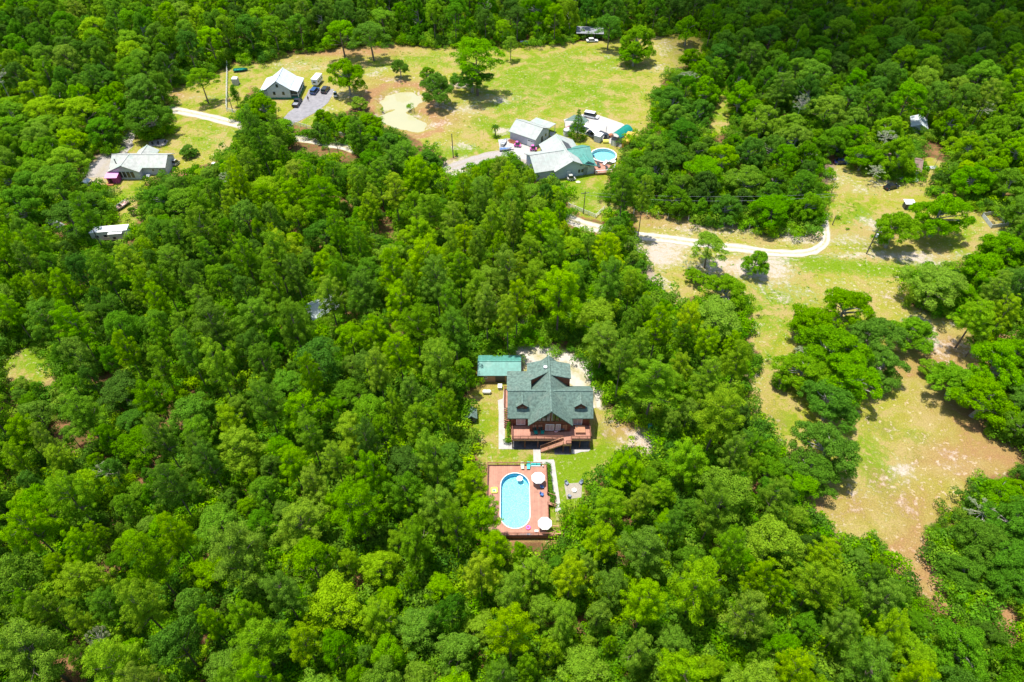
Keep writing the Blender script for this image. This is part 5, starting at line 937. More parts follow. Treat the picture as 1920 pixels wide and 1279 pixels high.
# ================================================================ vehicles
def car(px, py, yaw, label, col, kind='suv', name='parked_car', cat='car', grp=None, k=1.0, world=None):
    p = world or G(px, py); t = thing(name, label, cat, (p[0], p[1], 0), yaw, grp); L_, W_ = {'suv':(4.7,1.9),'sedan':(4.6,1.8),'pickup':(5.6,2.0),'van':(5.1,2.0),'cart':(2.4,1.3)}[kind]; L_ *= k; W_ *= k; x0, x1 = -L_/2, L_/2
    m = MB(); zt = 1.0 if kind != 'sedan' else 0.88
    m.add([(x0,-W_/2,.35),(x1,-W_/2,.35),(x1,W_/2,.35),(x0,W_/2,.35),(x0+.05,-W_/2,zt-.05),(x1-.1,-W_/2+.08,zt-.18),(x1-.1,W_/2-.08,zt-.18),(x0+.05,W_/2,zt-.05)], [(0,3,2,1),(4,5,6,7),(0,1,5,4),(1,2,6,5),(2,3,7,6),(3,0,4,7)])
    if kind == 'pickup': m.box(x0+.1,x0+.2,-W_/2,W_/2,zt,zt+.15); m.box(x0+.2,x0+2.1,-W_/2,-W_/2+.12,zt-.06,zt+.15); m.box(x0+.2,x0+2.1,W_/2-.12,W_/2,zt-.06,zt+.15)
    m.build('body', M[col], t, bevel=0.08)
    if kind == 'pickup':
        b_ = MB(); b_.box(x0+.22,x0+2.1,-W_/2+.13,W_/2-.13,zt-.04,zt-.01); b_.build('bed', M['midgrey'], t)
    c0, c1, ct = {'suv':(x0+.15,x1-1.2,1.7),'sedan':(x0+.8,x1-1.3,1.4),'pickup':(x0+2.15,x1-1.5,1.8),'van':(x0+.12,x1-.9,1.95),'cart':(x0+.3,x1-.4,1.8)}[kind]
    i = .12; m = MB(); m.add([(c0,-W_/2+.06,zt-.1),(c1,-W_/2+.06,zt-.1),(c1,W_/2-.06,zt-.1),(c0,W_/2-.06,zt-.1),(c0+.25,-W_/2+.06+i,ct-.06),(c1-.55,-W_/2+.06+i,ct-.06),(c1-.55,W_/2-.06-i,ct-.06),(c0+.25,W_/2-.06-i,ct-.06)], [(0,3,2,1),(4,5,6,7),(0,1,5,4),(1,2,6,5),(2,3,7,6),(3,0,4,7)]); m.build('window', M['glass'], t)
    m = MB(); m.box(c0+.18,c1-.5,-W_/2+.06+i,W_/2-.06-i,ct-.055,ct+.02); m.build('roof', M[col], t, bevel=0.02)
    for x in (x0+.85*k, x1-.9*k):
        for s_ in (-1,1):
            m = MB(); m.cyl((x,s_*(W_/2-.2),.35*k),(x,s_*(W_/2+.01),.35*k),.35*k,n=14); wl = m.build('wheel', M['rubber'], t); m = MB(); m.cyl((x,s_*(W_/2+.01),.35*k),(x,s_*(W_/2+.025),.35*k),.2*k,n=10); m.build('rim', M['lightgrey'], wl)
    for s_ in (-1,1):
        m = MB(); m.box(x1-.08,x1+.01,s_*W_*.36-.15,s_*W_*.36+.15,.58,.74); m.build('headlight', M['lamp'], t); m = MB(); m.box(x0-.01,x0+.05,s_*W_*.4-.1,s_*W_*.4+.1,.65,.9); m.build('taillight', M['taillamp'], t)
    return t
def trailer(loc, yaw, L_, W_, H_, label, name='camper_trailer', nwin=3, col='white', slide=False, cat='camper trailer'):
    t = thing(name, label, cat, loc, yaw); m = MB(); m.box(-L_/2,L_/2,-W_/2,W_/2,.55,H_); m.build('body', M[col], t, bevel=0.08); m = MB(); m.box(-L_/2-.04,L_/2+.04,-W_/2-.04,W_/2+.04,H_+.002,H_+.08); rf = m.build('roof', M['white'], t)
    for k in range(2): m = MB(); x = -L_*.2+L_*.45*k; m.box(x-.3,x+.3,-.25,.25,H_+.08,H_+.25); m.build('roof_vent', M['lightgrey'], rf)
    for k in range(nwin):
        x = -L_/2+L_*(k+.7)/(nwin+.4); m = MB(); m.box(x-.4,x+.4,-W_/2-.05,-W_/2-.004,H_*.5,H_*.5+.6); m.build('window', M['glass'], t)
    m = MB(); m.box(-L_/2-.03,-L_/2-.004,-.5,.5,1.3,1.9); m.build('window', M['glass'], t)
    if slide: m = MB(); m.box(L_*.02,L_*.36,-W_/2-.8,-W_/2-.006,.9,H_-.35); so = m.build('slide_out', M['lightgrey'], t); m = MB(); m.box(L_*.0,L_*.38,-W_/2-.85,-W_/2-.06,H_-.345,H_-.27); m.build('slide_roof', M['white'], so); m = MB(); m.box(L_*.1,L_*.18,-W_/2-.83,-W_/2-.802,1.2,1.9); m.build('window', M['glass'], so)
    m = MB(); m.box(-L_*.2,L_*.1,-W_/2-.012,-W_/2-.005,.9,1.05); m.build('stripe', M['midgrey'], t)
    for s_ in (-1,1):
        for x in (-.45,.45): m = MB(); m.cyl((x,s_*(W_/2-.25),.36),(x,s_*(W_/2-.02),.36),.36,n=14); m.build('wheel', M['rubber'], t)
    m = MB(); m.bar((L_/2,0,.5),(L_/2+1.2,0,.45),.12); m.bar((L_/2+1.1,0,0),(L_/2+1.1,0,.5),.08); m.build('drawbar', M['blackm'], t); return t
# ================================================================ white house, north-west
Wo = (-78.9, 220.9, 0); h = thing('white_house', 'white steep-gabled house with pale metal roof beside the grey driveway', 'house', Wo)
m = MB(); body_gable(m, (0,0), (0,9.6), 3.8, 3.6, 6.2, .5); m.box(-6.2,-3.8,.3,9.3,.5,2.7); m.build('wall', M['siding'], h)
m = MB(); m.box(-3.75,3.75,.05,9.5,0,.5); m.box(3.75,6.3,.3,9.3,0,.5); m.box(-6.15,-3.75,.35,9.2,0,.5); m.build('foundation', M['tealdark'], h)
m = MB(); roof_gable(m, (0,0), (0,9.6), 3.9, 3.65, 6.35, .15, .1, .35); m.slab([(3.9,-.3,3.5),(6.6,-.3,2.75),(6.6,9.9,2.75),(3.9,9.9,3.5)], .14); m.slab([(-6.5,-.1,2.75),(-3.9,-.1,3.5),(-3.9,9.9,3.5),(-6.5,9.9,2.75)], .14); m.slab([(-2.6,10.5,2.7),(-.4,10.5,2.7),(-.4,12.4,2.5),(-2.6,12.4,2.5)], .12); m.build('roof', M['silver'], h)
m = MB(); m.box(4.0,6.2,.6,9.0,.5,2.6); m.build('screened_porch', M['darkgrey'], h)
for y in (.2,2.5,4.8,7.0,9.2): m = MB(); m.box(6.25,6.4,y-.08,y+.08,.5,2.65); m.build('porch_post', M['white'], h)
m = MB(); m.bar((6.45,.2,1.4),(6.45,9.2,1.4),.1); m.bar((4,.15,1.4),(6.4,.15,1.4),.1); m.build('porch_rail', M['white'], h)
for x, z in ((-.1,4.6),(-1.6,2.0),(1.5,2.0)): window(h, (x,-.01,z), 0, .8, 1.1, 'darkgrey')
m = MB(); m.cyl((.3,4,5.9),(.3,4,6.7),.1); m.build('vent_pipe', M['lightgrey'], h)
trailer((-68.4,232.3,0), R(80), 5.0, 2.2, 2.6, 'boxy white camper trailer parked behind the cars at the white house')
car(590.8,173.5,R(78),'bright blue car parked on the driveway beside a dark one','p_blue'); car(611,171.5,R(80),'dark grey car at the right edge of the driveway','p_dark')
car(558,195.5,R(84),'black pickup truck with open bed at the porch of the white house','p_black','pickup','pickup_truck','pickup truck')
car(629.5,181,R(100),'small white and black golf cart right of the driveway','p_white','cart','golf_cart','golf cart')
c = G(578.5,189.5); t = thing('person', 'person in dark top and shorts standing on the driveway by the pickup', 'person', c, 0.6)
me = bpy.data.meshes.new('body'); P_ = [(0,0,.95),(0,0,1.25),(0,0,1.45),(0,0,1.56),(0,0,1.68),(.1,0,.88),(.13,.03,.5),(.14,0,.08),(.14,-.12,.04),(-.1,0,.88),(-.13,-.05,.5),(-.15,-.03,.08),(-.15,-.15,.04),(.2,0,1.42),(.26,.02,1.14),(.27,-.1,.9),(-.2,0,1.42),(-.27,.02,1.14),(-.28,-.08,.9)]
E_ = [(0,1),(1,2),(2,3),(3,4),(0,5),(5,6),(6,7),(7,8),(0,9),(9,10),(10,11),(11,12),(2,13),(13,14),(14,15),(2,16),(16,17),(17,18)]
me.from_pydata(P_, E_, []); me.materials.append(M['skin']); o = bpy.data.objects.new('body', me); COL.objects.link(o); o.parent = t; sk = o.modifiers.new('skin','SKIN')
for i, r_ in enumerate([.13,.14,.15,.06,.10,.09,.06,.045,.04,.09,.06,.045,.04,.06,.045,.035,.06,.045,.035]): me.skin_vertices[0].data[i].radius = (r_, r_)
me.skin_vertices[0].data[0].use_root = True; o.modifiers.new('sub','SUBSURF').levels = 1
m = MB(); m.lathe([(.17,.95),(.19,1.1),(.21,1.35),(.20,1.45),(.09,1.5)], (0,0,0), 12, 1.1, .85); m.build('shirt', M['blackm'], t, smooth=True); m = MB(); m.lathe([(.13,1.66),(.125,1.74),(.08,1.79)], (0,.01,0), 10); m.build('hair', M['blackm'], t, smooth=True)
m = MB(); [m.lathe([(.11,.6),(.12,.8),(.13,.97)], (x,0,0), 10) for x in (-.1,.1)]; m.build('shorts', M['denim'], t, smooth=True)
t = thing('water_tank', 'pale square cistern standing on the grass left of the white house', 'water tank', G(443,158)); m = MB(); m.box(-1,1,-1,1,0,2.2); m.build('tank', M['concrete'], t, bevel=.1); m = MB(); m.box(-.9,.9,-.9,.9,2.202,2.35); m.build('lid', M['white'], t, bevel=.05); m = MB(); m.bar((1,0,.6),(1.6,0,.3),.12); m.build('pipe', M['midgrey'], t)
def rowboat(loc, yaw, label, hull='lightgrey', L_=4.2, inner='midgrey', seats=3, name='boat', cat='boat', z=.3, motor=False):
    t = thing(name, label, cat, loc, yaw); n = 9; V_ = []; W_ = L_*.36
    for i in range(n):
        s_ = i/(n-1); w_ = W_/2*(1-(max(0,s_-.45)/.55)**2.2*.97)*(1 if i else .92); x = -L_/2+L_*s_; up = .12*s_*s_; V_ += [(x,-w_,z+.62+up),(x,-w_*.72,z+.15+up),(x,0,z),(x,w_*.72,z+.15+up),(x,w_,z+.62+up)]
    F_ = [(i*5+j,i*5+j+1,(i+1)*5+j+1,(i+1)*5+j) for i in range(n-1) for j in range(4)]+[(0,1,2,3,4)]; m = MB(); m.add(V_, F_); m.build('hull', M[hull], t)
    m = MB(); V2 = [(x,y*.96,z+.28+(zz_-z)*.02) for k_, (x,y,zz_) in enumerate(V_) if k_ % 5 in (0,4)]; m.add([(a,b,z+.3) for a, b, _ in V2], [(2*i,2*i+1,2*i+3,2*i+2) for i in range(n-1)]); m.build('floor', M[inner], t)
    for k in range(seats): x = -L_*.33+L_*.25*k; m = MB(); w_ = W_*.42; m.box(x-.15,x+.15,-w_,w_,z+.42,z+.5); m.build('seat', M[inner], t)
    if motor: m = MB(); m.box(-L_/2-.35,-L_/2-.02,-.16,.16,z+.4,z+1.0); m.build('outboard_motor', M['blackm'], t, bevel=.05); m = MB(); m.box(-L_*.05,L_*.05,-.3,.3,z+.5,z+.95); m.build('console', M['blackm'], t)
    m = MB(); m.bar((-L_/2,-.5,.15),(L_/2+.9,0,.25),.1); m.bar((-L_/2,.5,.15),(L_/2+.9,0,.25),.1)
    for s_ in (-1,1): m.cyl((-.4,s_*.8,.25),(-.4,s_*.62,.25),.27,n=12)
    m.build('cradle', M['darkgrey'], t); return t
rowboat(G(452,134), R(10), 'dark overturned-looking jon boat on the grass north-west of the white house', 'tealdark', 5.0, 'tealdark')
def fence(name, label, pts, cat='fence', h=1.2, rails=3, mtl='white', step=2.4, px=True, rw=.16, rt=.05, pw=.14):
    P = [G(a, b) if px else Vector((a, b, 0)) for a, b in pts]; t = thing(name, label, cat, P[0]); r_ = MB(); o_ = P[0]
    for i in range(len(P)-1):
        a, b = P[i]-o_, P[i+1]-o_; L_ = (b-a).length; n = max(1, round(L_/step))
        for k in range(rails): z = h*(k+.7)/(rails+.0); z = min(z, h-.08); r_.bar(a+Vector((0,0,z)), b+Vector((0,0,z)), rt, rw)
        for k in range(n+(i == len(P)-2)): q = a.lerp(b, k/n); m = MB(); m.box(q.x-pw/2,q.x+pw/2,q.y-pw/2,q.y+pw/2,0,h+.06); m.build('post', M[mtl], t)
    r_.build('rail', M[mtl], t); return t
fence('rail_fence', 'long white plank fence running north to south left of the white house', [(427,122),(425.5,205)], h=1.5)
fence('rail_fence', 'white rail fence from the corner post to the trees below the white house', [(426,209),(466,219)], h=1.4)
fence('rail_fence', 'white rail fence just below the mouth of the grey driveway', [(542,232),(586,244)], h=1.4)
fence('rail_fence', 'white rail fence beside the sand road below the pond trees', [(616,250),(640,256),(670,265)], h=1.4)
fence('rail_fence', 'short white V-shaped rail fence on the lawn below the pool house', [(1066,388),(1116.4,409),(1132.7,394)], h=1.3)
# post and wire fence along the road
pp = [(1187.8,401),(1212,404.7),(1233,407),(1252,409.5),(1272,412),(1290,413.5),(1308.5,416.5),(1326,418.5),(1341.5,420.5),(1357,422.5),(1373,425),(1388.7,426.5),(1404.5,428.5),(1420,430.5),(1441,434.5),(1459,437),(1476.5,439),(1493,441.5),(1509.4,443.5)]
t = thing('wire_fence', 'line of white fence posts joined by wire between the oaks and the sand road', 'fence', G(*pp[0])); o_ = G(*pp[0]); w_ = MB(); pr = None
for a, b in pp:
    q = G(a, b)-o_; m = MB(); m.box(q.x-.08,q.x+.08,q.y-.08,q.y+.08,0,1.6); m.build('post', M['white'], t)
    if pr is not None:
        for z in (.5,1.0,1.4): w_.bar(pr+Vector((0,0,z)), q+Vector((0,0,z)), .012)
    pr = q
w_.build('wire', M['wire'], t)
# utility poles: height solved from where the top shows
def ptop(b, tx, ty):
    lo, hi = 0.5, 16
    for _ in range(40):
        mid_ = (lo+hi)/2
        if PR(b.x, b.y, mid_)[1] > ty: lo = mid_
        else: hi = mid_
    return lo
TOPS = {}
def pole(key, bx, by, ty, label, arm=None, yaw=0.0, r=.14):
    b = G(bx, by); h_ = ptop(b, 0, ty); t = thing('utility_pole', label, 'utility pole', b, yaw); m = MB(); m.cyl((0,0,0),(0,0,h_),r,r*.7,8); m.build('pole', M['pole'], t); TOPS[key] = (b.x, b.y, h_)
    if arm: m = MB(); m.box(-1.1,1.1,-.06,.06,h_-.6,h_-.45); ar = m.build('crossarm', M['pole'], t)
    if arm: 
        for x in (-1,0,1): m = MB(); m.cyl((x,0,h_-.45),(x,0,h_-.25),.05); m.build('insulator', M['lightgrey'], ar)
    if arm == 'tr': m = MB(); m.cyl((.35,-.3,h_-1.9),(.35,-.3,h_-1.0),.26,n=12); m.build('transformer', M['lightgrey'], t)
pole('a', 1093.7, 401, 359, 'thin utility pole with small crossarm on the lawn behind the V-shaped fence', True, .2)
pole('b', 1624.5, 476, 431, 'leaning-looking utility pole with transformer in front of a round oak', 'tr', -.3, .17)
pole('c', 1560.5, 422, 405, 'short dark pole at the bend of the sand road'); pole('d', 1554, 373, 349, 'thin pole at the edge of the oaks above the road bend', r=.08)
pole('e', 850, 296, 251, 'lone dark utility pole south of the pond by the grey side road', r=.16); pole('f', 437, 209, 172, 'thin dark pole standing by the white corner fence post'); pole('g', 637.5, 301, 258, 'slender utility pole beside the sand road among trees', r=.12); pole('h', 1750, 316, 286, 'thin bare pole behind the brown-roofed cottage', r=.06)
m = MB(); A_ = Vector((TOPS['a'][0], TOPS['a'][1], TOPS['a'][2]-.4)); B_ = Vector((G(1549,412).x, G(1549,412).y, 8.3)); t = thing('power_line', 'pair of thin power lines sagging in front of the oak wood above the fence posts', 'power line', A_)
for k, (dy, sg) in enumerate(((0,1.1),(-1.1,1.7))):
    m = MB(); prv = None
    for i in range(25):
        s_ = i/24; q = (B_-A_)*s_+Vector((0,dy,-sg*4*s_*(1-s_)))
        if prv is not None: m.bar(prv, q, .03)
        prv = q
    m.build('wire', M['wire'], t)
# ================================================================ pool house complex
Bo = (17.4, 172.4, 0); h = thing('pool_house', 'sprawling grey-blue house with faded grey and teal metal roofs by the round pool', 'house', Bo, R(15.4))
m = MB(); body_gable(m, (0,.4), (0,15), 4.9, 3.0, 5.5); body_gable(m, (-10.5,6.2), (7.0,6.2), 5.0, 3.0, 5.4); m.box(3.5,7.0,.4,4,0,2.75); body_gable(m, (4.7,.36), (4.7,5), 1.85, 3.5, 4.5, 2.5, .1); m.build('wall', M['sidingblue'], h)
m = MB(); roof_gable(m, (0,0), (0,15.2), 5.1, 3.1, 5.65, .18, .3, .3); m.build('north_south_roof', M['greyroof2'], h)
m = MB(); roof_gable(m, (-10.8,6.2), (-1,6.2), 5.2, 3.1, 5.55, .18, .3, .3); m.build('west_roof', M['greyroof2'], h)
m = MB(); roof_gable(m, (.5,6.2), (7.0,6.2), 5.2, 3.12, 5.6, .18, .3, .3); m.slab([(3.0,-.3,4.3),(7.6,-.3,2.75),(7.6,3.5,2.95),(3.0,3.5,4.35)], .15); m.build('east_roof', M['teal'], h)
m = MB(); roof_gable(m, (4.7,.2), (4.7,5.2), 1.95, 3.6, 4.65, .1, .2, .2); m.build('dormer_roof', M['teal'], h)
m = MB(); m.slab([(.5,6.6,5.58),(2.2,5.4,5.1),(2.3,10.6,4.75),(.6,11.8,5.53)], .05); m.build('solar_panel', M['darkgrey'], h)
for x in (2.3,3.3): window(h, (x,.38,1.6), 0, .65, 1.0, 'darkgrey')
window(h, (5.4,.34,3.2), 0, .5, .5, 'white')
m = MB(); m.box(-1.4,-.4,.3,.39,0.1,2.1); m.build('door', M['white'], h)
Go = (5.45, 194.7, 0); h = thing('workshop', 'grey-roofed pale workshop garage with roll-up door and rear lean-to', 'garage', Go, R(-33.5))
m = MB(); body_gable(m, (-4.6,0), (4.6,0), 4.0, 3.0, 4.95); m.build('wall', M['siding'], h); m = MB(); roof_gable(m, (-4.7,0), (4.7,0), 4.1, 3.1, 5.1, .15, .25, .25); m.build('roof', M['greyroof2'], h)
m = MB(); m.slab([(-2.6,4.3,3.05),(4.7,4.3,3.05),(4.7,8.2,2.7),(-2.6,8.2,2.7)], .12); lr = m.build('lean_to_roof', M['greyroof2'], h)
for x in (-2.4,4.5): m = MB(); m.box(x-.08,x+.08,7.9,8.06,0,2.6); m.build('post', M['white'], lr)
m = MB(); m.box(1.8,4.2,-4.08,-4.01,.05,2.3); d_ = m.build('garage_door', M['white'], h); m = MB(); [m.box(2.0+.55*k,2.4+.55*k,-4.1,-4.085,1.8,2.1) for k in range(4)]; m.build('door_window', M['glass'], d_)
m = MB(); m.box(4.61,4.68,-.5,.5,.05,2.1); m.build('door', M['darkgrey'], h); m = MB(); m.box(4.61,4.66,1.8,2.6,1.2,2.0); m.build('window', M['glass'], h)
patch('concrete_yard', [(1057,224),(1097,213),(1122,216),(1168,232),(1190,250),(1168,278),(1140,268),(1096,252),(1062,246)], M['concrete'], z=.04)
patch('work_yard', [(934,262),(955,260),(1001,279),(1004,292),(985,300),(940,296)], M['concrete'], z=.06)
patch('shed_pad', [(1031,247),(1042,249),(1035,256),(1030,254)], M['concrete'], z=.04)
def carport(name, label, quad, mtl, z, ridge=0.0, cat='carport', arch=False):
    c = sum((Vector(q) for q in quad), Vector((0,0,0)))/4; c.z = 0; t = thing(name, label, cat, c); Q = [Vector((q[0]-c.x, q[1]-c.y, z)) for q in quad]; m = MB(); n = 8 if arch else 2
    for k in range(n):           # arch runs from side 0-1 to side 3-2
        s0, s1 = k/n, (k+1)/n; f_ = lambda s_: ridge*(1-(2*s_-1)**2) if arch else ridge*(1-abs(2*s_-1)); a, b = Q[0].lerp(Q[3],s0), Q[1].lerp(Q[2],s0); c2, d2 = Q[1].lerp(Q[2],s1), Q[0].lerp(Q[3],s1); a.z += f_(s0); b.z += f_(s0); c2.z += f_(s1); d2.z += f_(s1); m.slab([d2,c2,b,a], .06)
    m.build('roof', M[mtl], t)
    for q in Q: m = MB(); m.cyl((q.x*.96,q.y*.96,0),(q.x*.96,q.y*.96,z),.07); m.build('post', M['lightgrey'], t)
    return t
carport('carport', 'dark green carport roof behind the tall conifer', [(16.7,201.2,0),(20.0,205.0,0),(24.5,201.5,0),(22.5,198.5,0)], 'shingle', 2.6, .5)
carport('carport', 'white fabric canopy on the concrete yard', [(22.5,197.7,0),(26.0,201.4,0),(30.0,198.0,0),(25.6,192.8,0)], 'whitefab', 2.6, .7)
t = carport('carport', 'teal arched tarp shelter at the right end of the concrete yard', [(31.0,193.3,0),(35.6,198.9,0),(37.9,195.8,0),(33.3,190.9,0)], 'tealdark', 2.3, .8, arch=True)
t = thing('shipping_container', 'ochre yellow shipping container beside the teal arched shelter', 'container', (35.9,191.3,0), R(66)); m = MB(); m.box(-3,3,-1.15,1.15,.1,2.6); m.build('body', M['orange'], t, bevel=.04)
for s_ in (-1,1): m = MB(); m.box(-3.04,-3.005,.04 if s_ > 0 else -1.1,1.1 if s_ > 0 else -.04,.2,2.5); m.build('door', M['orange'], t)
t = thing('storage_shed', 'small white box shed in front of the white canopy', 'shed', (26.9,193.2,0), R(-33)); m = MB(); m.box(-1,1,-1.1,1.1,0,2.1); m.build('wall', M['siding'], t); m = MB(); m.slab([(-1.1,-1.2,2.2),(1.1,-1.2,2.2),(1.1,1.2,2.35),(-1.1,1.2,2.35)], .08); m.build('roof', M['white'], t); m = MB(); m.box(-.4,.4,-1.15,-1.105,.05,1.8); m.build('door', M['lightgrey'], t)
t = thing('storage_shed', 'tall grey-white shed under the front of the teal arched shelter', 'shed', (31.8,190.9,0), R(-33)); m = MB(); m.box(-.9,.9,-.9,.9,0,2.0); m.build('wall', M['lightgrey'], t); m = MB(); m.box(-1,1,-1,1,2.0,2.1); m.build('roof', M['blackm'], t); m = MB(); m.box(-.4,.4,-.94,-.905,.05,1.7); m.build('door', M['white'], t)
car(1108.5,220.5,R(-22),'white van with dark windows parked on top of the concrete yard','p_white','van','parked_van','van')
car(0,0,R(150),'dark car sheltered under the white canopy','p_black','sedan',world=(26.0,197.0)); car(0,0,R(60),'black trailer cart parked between the white shed and the arched shelter','p_black','cart','golf_cart','golf cart',world=(29.6,194.2))
t = thing('water_tank', 'round grey water tank left of the tall conifer', 'water tank', (17.2,196.6,0)); m = MB(); m.lathe([(.95,0),(1.0,.5),(.93,.55),(1.0,1.0),(.93,1.05),(1.0,1.9),(.9,2.0)], n=20); m.build('tank', M['lightgrey'], t); m = MB(); m.lathe([(.92,2.0),(.3,2.3),(.25,2.4)], n=20); m.build('lid', M['lightgrey'], t)
rowboat((17.6,199.6,0), R(55), 'small red and white boat under the end of the dark green carport', 'palepink', 3.4, 'white', 2)
# junk in the yard by the canopy
for k, (x, y, dx, cm, lb) in enumerate([(29.2,192.0,.9,'yellow','yellow tarp-covered heap beside the white box shed'),(31.0,195.6,.8,'lumber','brown crate behind the tall grey-white shed')]):
    t = thing('crate', lb, 'crate', (x,y,0), .4*k); m = MB(); m.box(-dx,dx,-.6,.6,.1,.8); m.build('body', M[cm], t, bevel=.1); m = MB(); m.box(-dx*.9,dx*.9,-.5,.5,.802,.9); m.build('lid', M[cm], t)
# round pool
rp_ = thing('round_pool', 'round above-ground pool with white rim and pale blue water', 'swimming pool', (27.57,182.9,0)); m = MB(); m.lathe([(3.85,0),(3.85,1.15)], n=40); m.f = m.f[:-2]; m.lathe([(3.72,1.15),(3.72,.1)], n=40); m.f = m.f[:-2]; m.build('wall', M['lightgrey'], rp_)
m = MB(); vs = []
for r_, z in ((3.95,1.12),(3.95,1.24),(3.65,1.24),(3.65,1.12)): vs += [(r_*math.cos(6.283*i/40), r_*math.sin(6.283*i/40), z) for i in range(40)]
m.add(vs, [(j*40+i,j*40+(i+1)%40,((j+1)%4)*40+(i+1)%40,((j+1)%4)*40+i) for j in range(4) for i in range(40)]); m.build('rim', M['white'], rp_)
m = MB(); m.add([(3.7*math.cos(6.283*i/40),3.7*math.sin(6.283*i/40),.15) for i in range(40)], [tuple(range(40))]); m.build('liner_floor', M['liner'], rp_); m = MB(); m.add([(3.66*math.cos(6.283*i/40),3.66*math.sin(6.283*i/40),1.0) for i in range(40)], [tuple(range(40))]); m.build('water', M['water'], rp_)
t = thing('wooden_patio', 'raised pinkish wooden patio between the pool house and the round pool', 'deck', (26,177.5,0)); m = MB(); m.slab([(-1.6,-3.8,.6),(3.4,-3.2,.6),(4.6,.2,.6),(1.2,1.4,.6),(-2.2,6.8,.6),(-3.6,6.2,.6)], .5); m.build('boards', M['deck'], t); m = MB(); railing(m, [(-1.6,-3.8),(3.4,-3.2),(4.6,.2)], .6, .9, .3); m.build('railing', M['white'], t)
for (x, y, yw, lb, cm) in [(25.6,177.4,.3,'dark lounge chair nearest the pool-house wall on its patio','darkgrey'),(28.0,175.6,.5,'dark lounge chair at the lower end of the pool-house patio','darkgrey'),(24.0,182.6,1.9,'navy lounge chair between the teal roof and the round pool','p_navy'),(27.6,178.7,-.6,'white lounge chair by the rim of the round pool','white')]: deck_lounger((x,y), yw, lb, cm, .6, 1.15)
t = thing('patio_umbrella', 'folded white umbrella with pale canopy beside the round pool', 'patio umbrella', (29.8,177.8,.6), 0); m = MB(); m.lathe([(.9,1.6),(.5,2.0),(.05,2.35)], n=10); m.build('canopy', M['whitefab'], t); m = MB(); m.cyl((0,0,0),(0,0,2.3),.03); m.build('pole', M['lightgrey'], t)
car(1071,338,R(10),'small white and grey utility cart below the pool-house wall','p_silver','cart','utility_cart','utility cart'); car(0,0,R(-20),'white car half hidden by pines left of the pool house','p_white','sedan',world=(3.6,174.6))
t = thing('rock', 'pale boulder on the lawn right of the utility cart', 'boulder', G(1084,342)); m = MB(); m.lathe([(.5,0),(.6,.15),(.35,.35)], n=8, sx=1.3); m.build('stone', M['cream'], t)
for k, (a, b, yw, lb) in enumerate([(963,267,-.55,'upper pile of red-brown lumber in the workshop yard'),(966,269.5,-.5,'lower pile of red-brown lumber in the workshop yard')]):
    t = thing('lumber_pile', lb, 'lumber pile', G(a, b), yw); m = MB()
    for j in range(6): m.box(-1.9+.1*(j%2),1.7+.15*(j%3),-.5+.17*j,-.36+.17*j,.02,.22+.12*((j*7)%3)); 
    m.build('plank', M['lumber'], t)
rowboat(G(945,270), R(70), 'white skiff standing nearest the lumber piles', 'white', 3.6, 'lightgrey', 2); rowboat(G(947.5,282.5), R(10), 'white skiff with blue inside at the lower left of the workshop yard', 'white', 3.6, 'bluefab', 2)
t = thing('wash_tub', 'white and red round tub between the two white skiffs', 'tub', G(955.5,275.5)); m = MB(); m.torus((0,0,.25),.55,.2,20,8); m.build('ring', M['white'], t); m = MB(); m.lathe([(.4,.1),(.4,.15)], n=16); m.build('centre', M['pink'], t)
car(970.5,275.5,R(-10),'purple-pink toy jeep right of the white tub','pink','cart','toy_car','toy car',k=.9); car(1000,282.5,R(0),'magenta toy jeep at the right corner of the workshop yard','pink','cart','toy_car','toy car',k=.9)
# ================================================================ west house
Lo = (-108.0, 177.4, 0); h = thing('ranch_house', 'long lavender-grey house with grey-green metal roof and tall front windows', 'house', Lo)
m = MB(); body_gable(m, (-8.3,0), (7.2,0), 3.5, 2.7, 4.4); body_gable(m, (-3.7,-5.9), (-3.7,0), 4.1, 2.7, 4.5); body_gable(m, (-.8,0), (-.8,5.6), 2.6, 2.6, 3.9); m.build('wall', M['siding'], h)
m = MB(); roof_gable(m, (-8.4,0), (7.3,0), 3.65, 2.8, 4.6, .16, .35, .3); roof_gable(m, (-3.7,-6.0), (-3.7,0), 4.3, 2.8, 4.68, .16, .35, .3); roof_gable(m, (-.8,0), (-.8,5.8), 2.8, 2.7, 4.2, .16, .3, .3); m.build('roof', M['greyroof'], h)
for k in range(4): window(h, (-5.0+1.15*k,-5.91,1.55), 0, .85, 1.9, 'darkgrey')
for x in (3.5,5.6): window(h, (x,-3.52,1.6), 0, .8, 1.0, 'white')
m = MB(); m.cyl((-6.7,-3.0,3.2),(-6.7,-3.0,4.9),.14); m.build('stove_pipe', M['blackm'], h)
m = MB(); m.box(1.4,2.4,-4.6,-3.55,0,.5); m.box(1.5,2.3,-5.2,-4.6,0,.25); m.build('front_steps', M['lightgrey'], h)
t = thing('pink_shed', 'small magenta shed with pink roof at the corner of the ranch house', 'shed', (-114.7,170.4,0), .04); m = MB(); m.box(-1.5,1.5,-1.1,1.5,0,2.1); m.build('wall', M['pinkdark'], t); m = MB(); m.slab([(-1.8,-1.6,2.15),(1.7,-1.6,2.15),(1.6,1.6,2.5),(-1.8,1.6,2.5)], .1); m.build('roof', M['pinkroof'], t); m = MB(); m.box(-.9,-.1,-1.14,-1.105,.05,1.8); m.build('door', M['blackm'], t)
for x in (-1.7,1.5): m = MB(); m.box(x-.06,x+.06,-2.4,-2.28,0,1.0); m.build('porch_post', M['lumber'], t)
m = MB(); m.box(-1.8,.2,-2.4,-1.2,.1,.3); m.build('porch', M['lumber'], t)
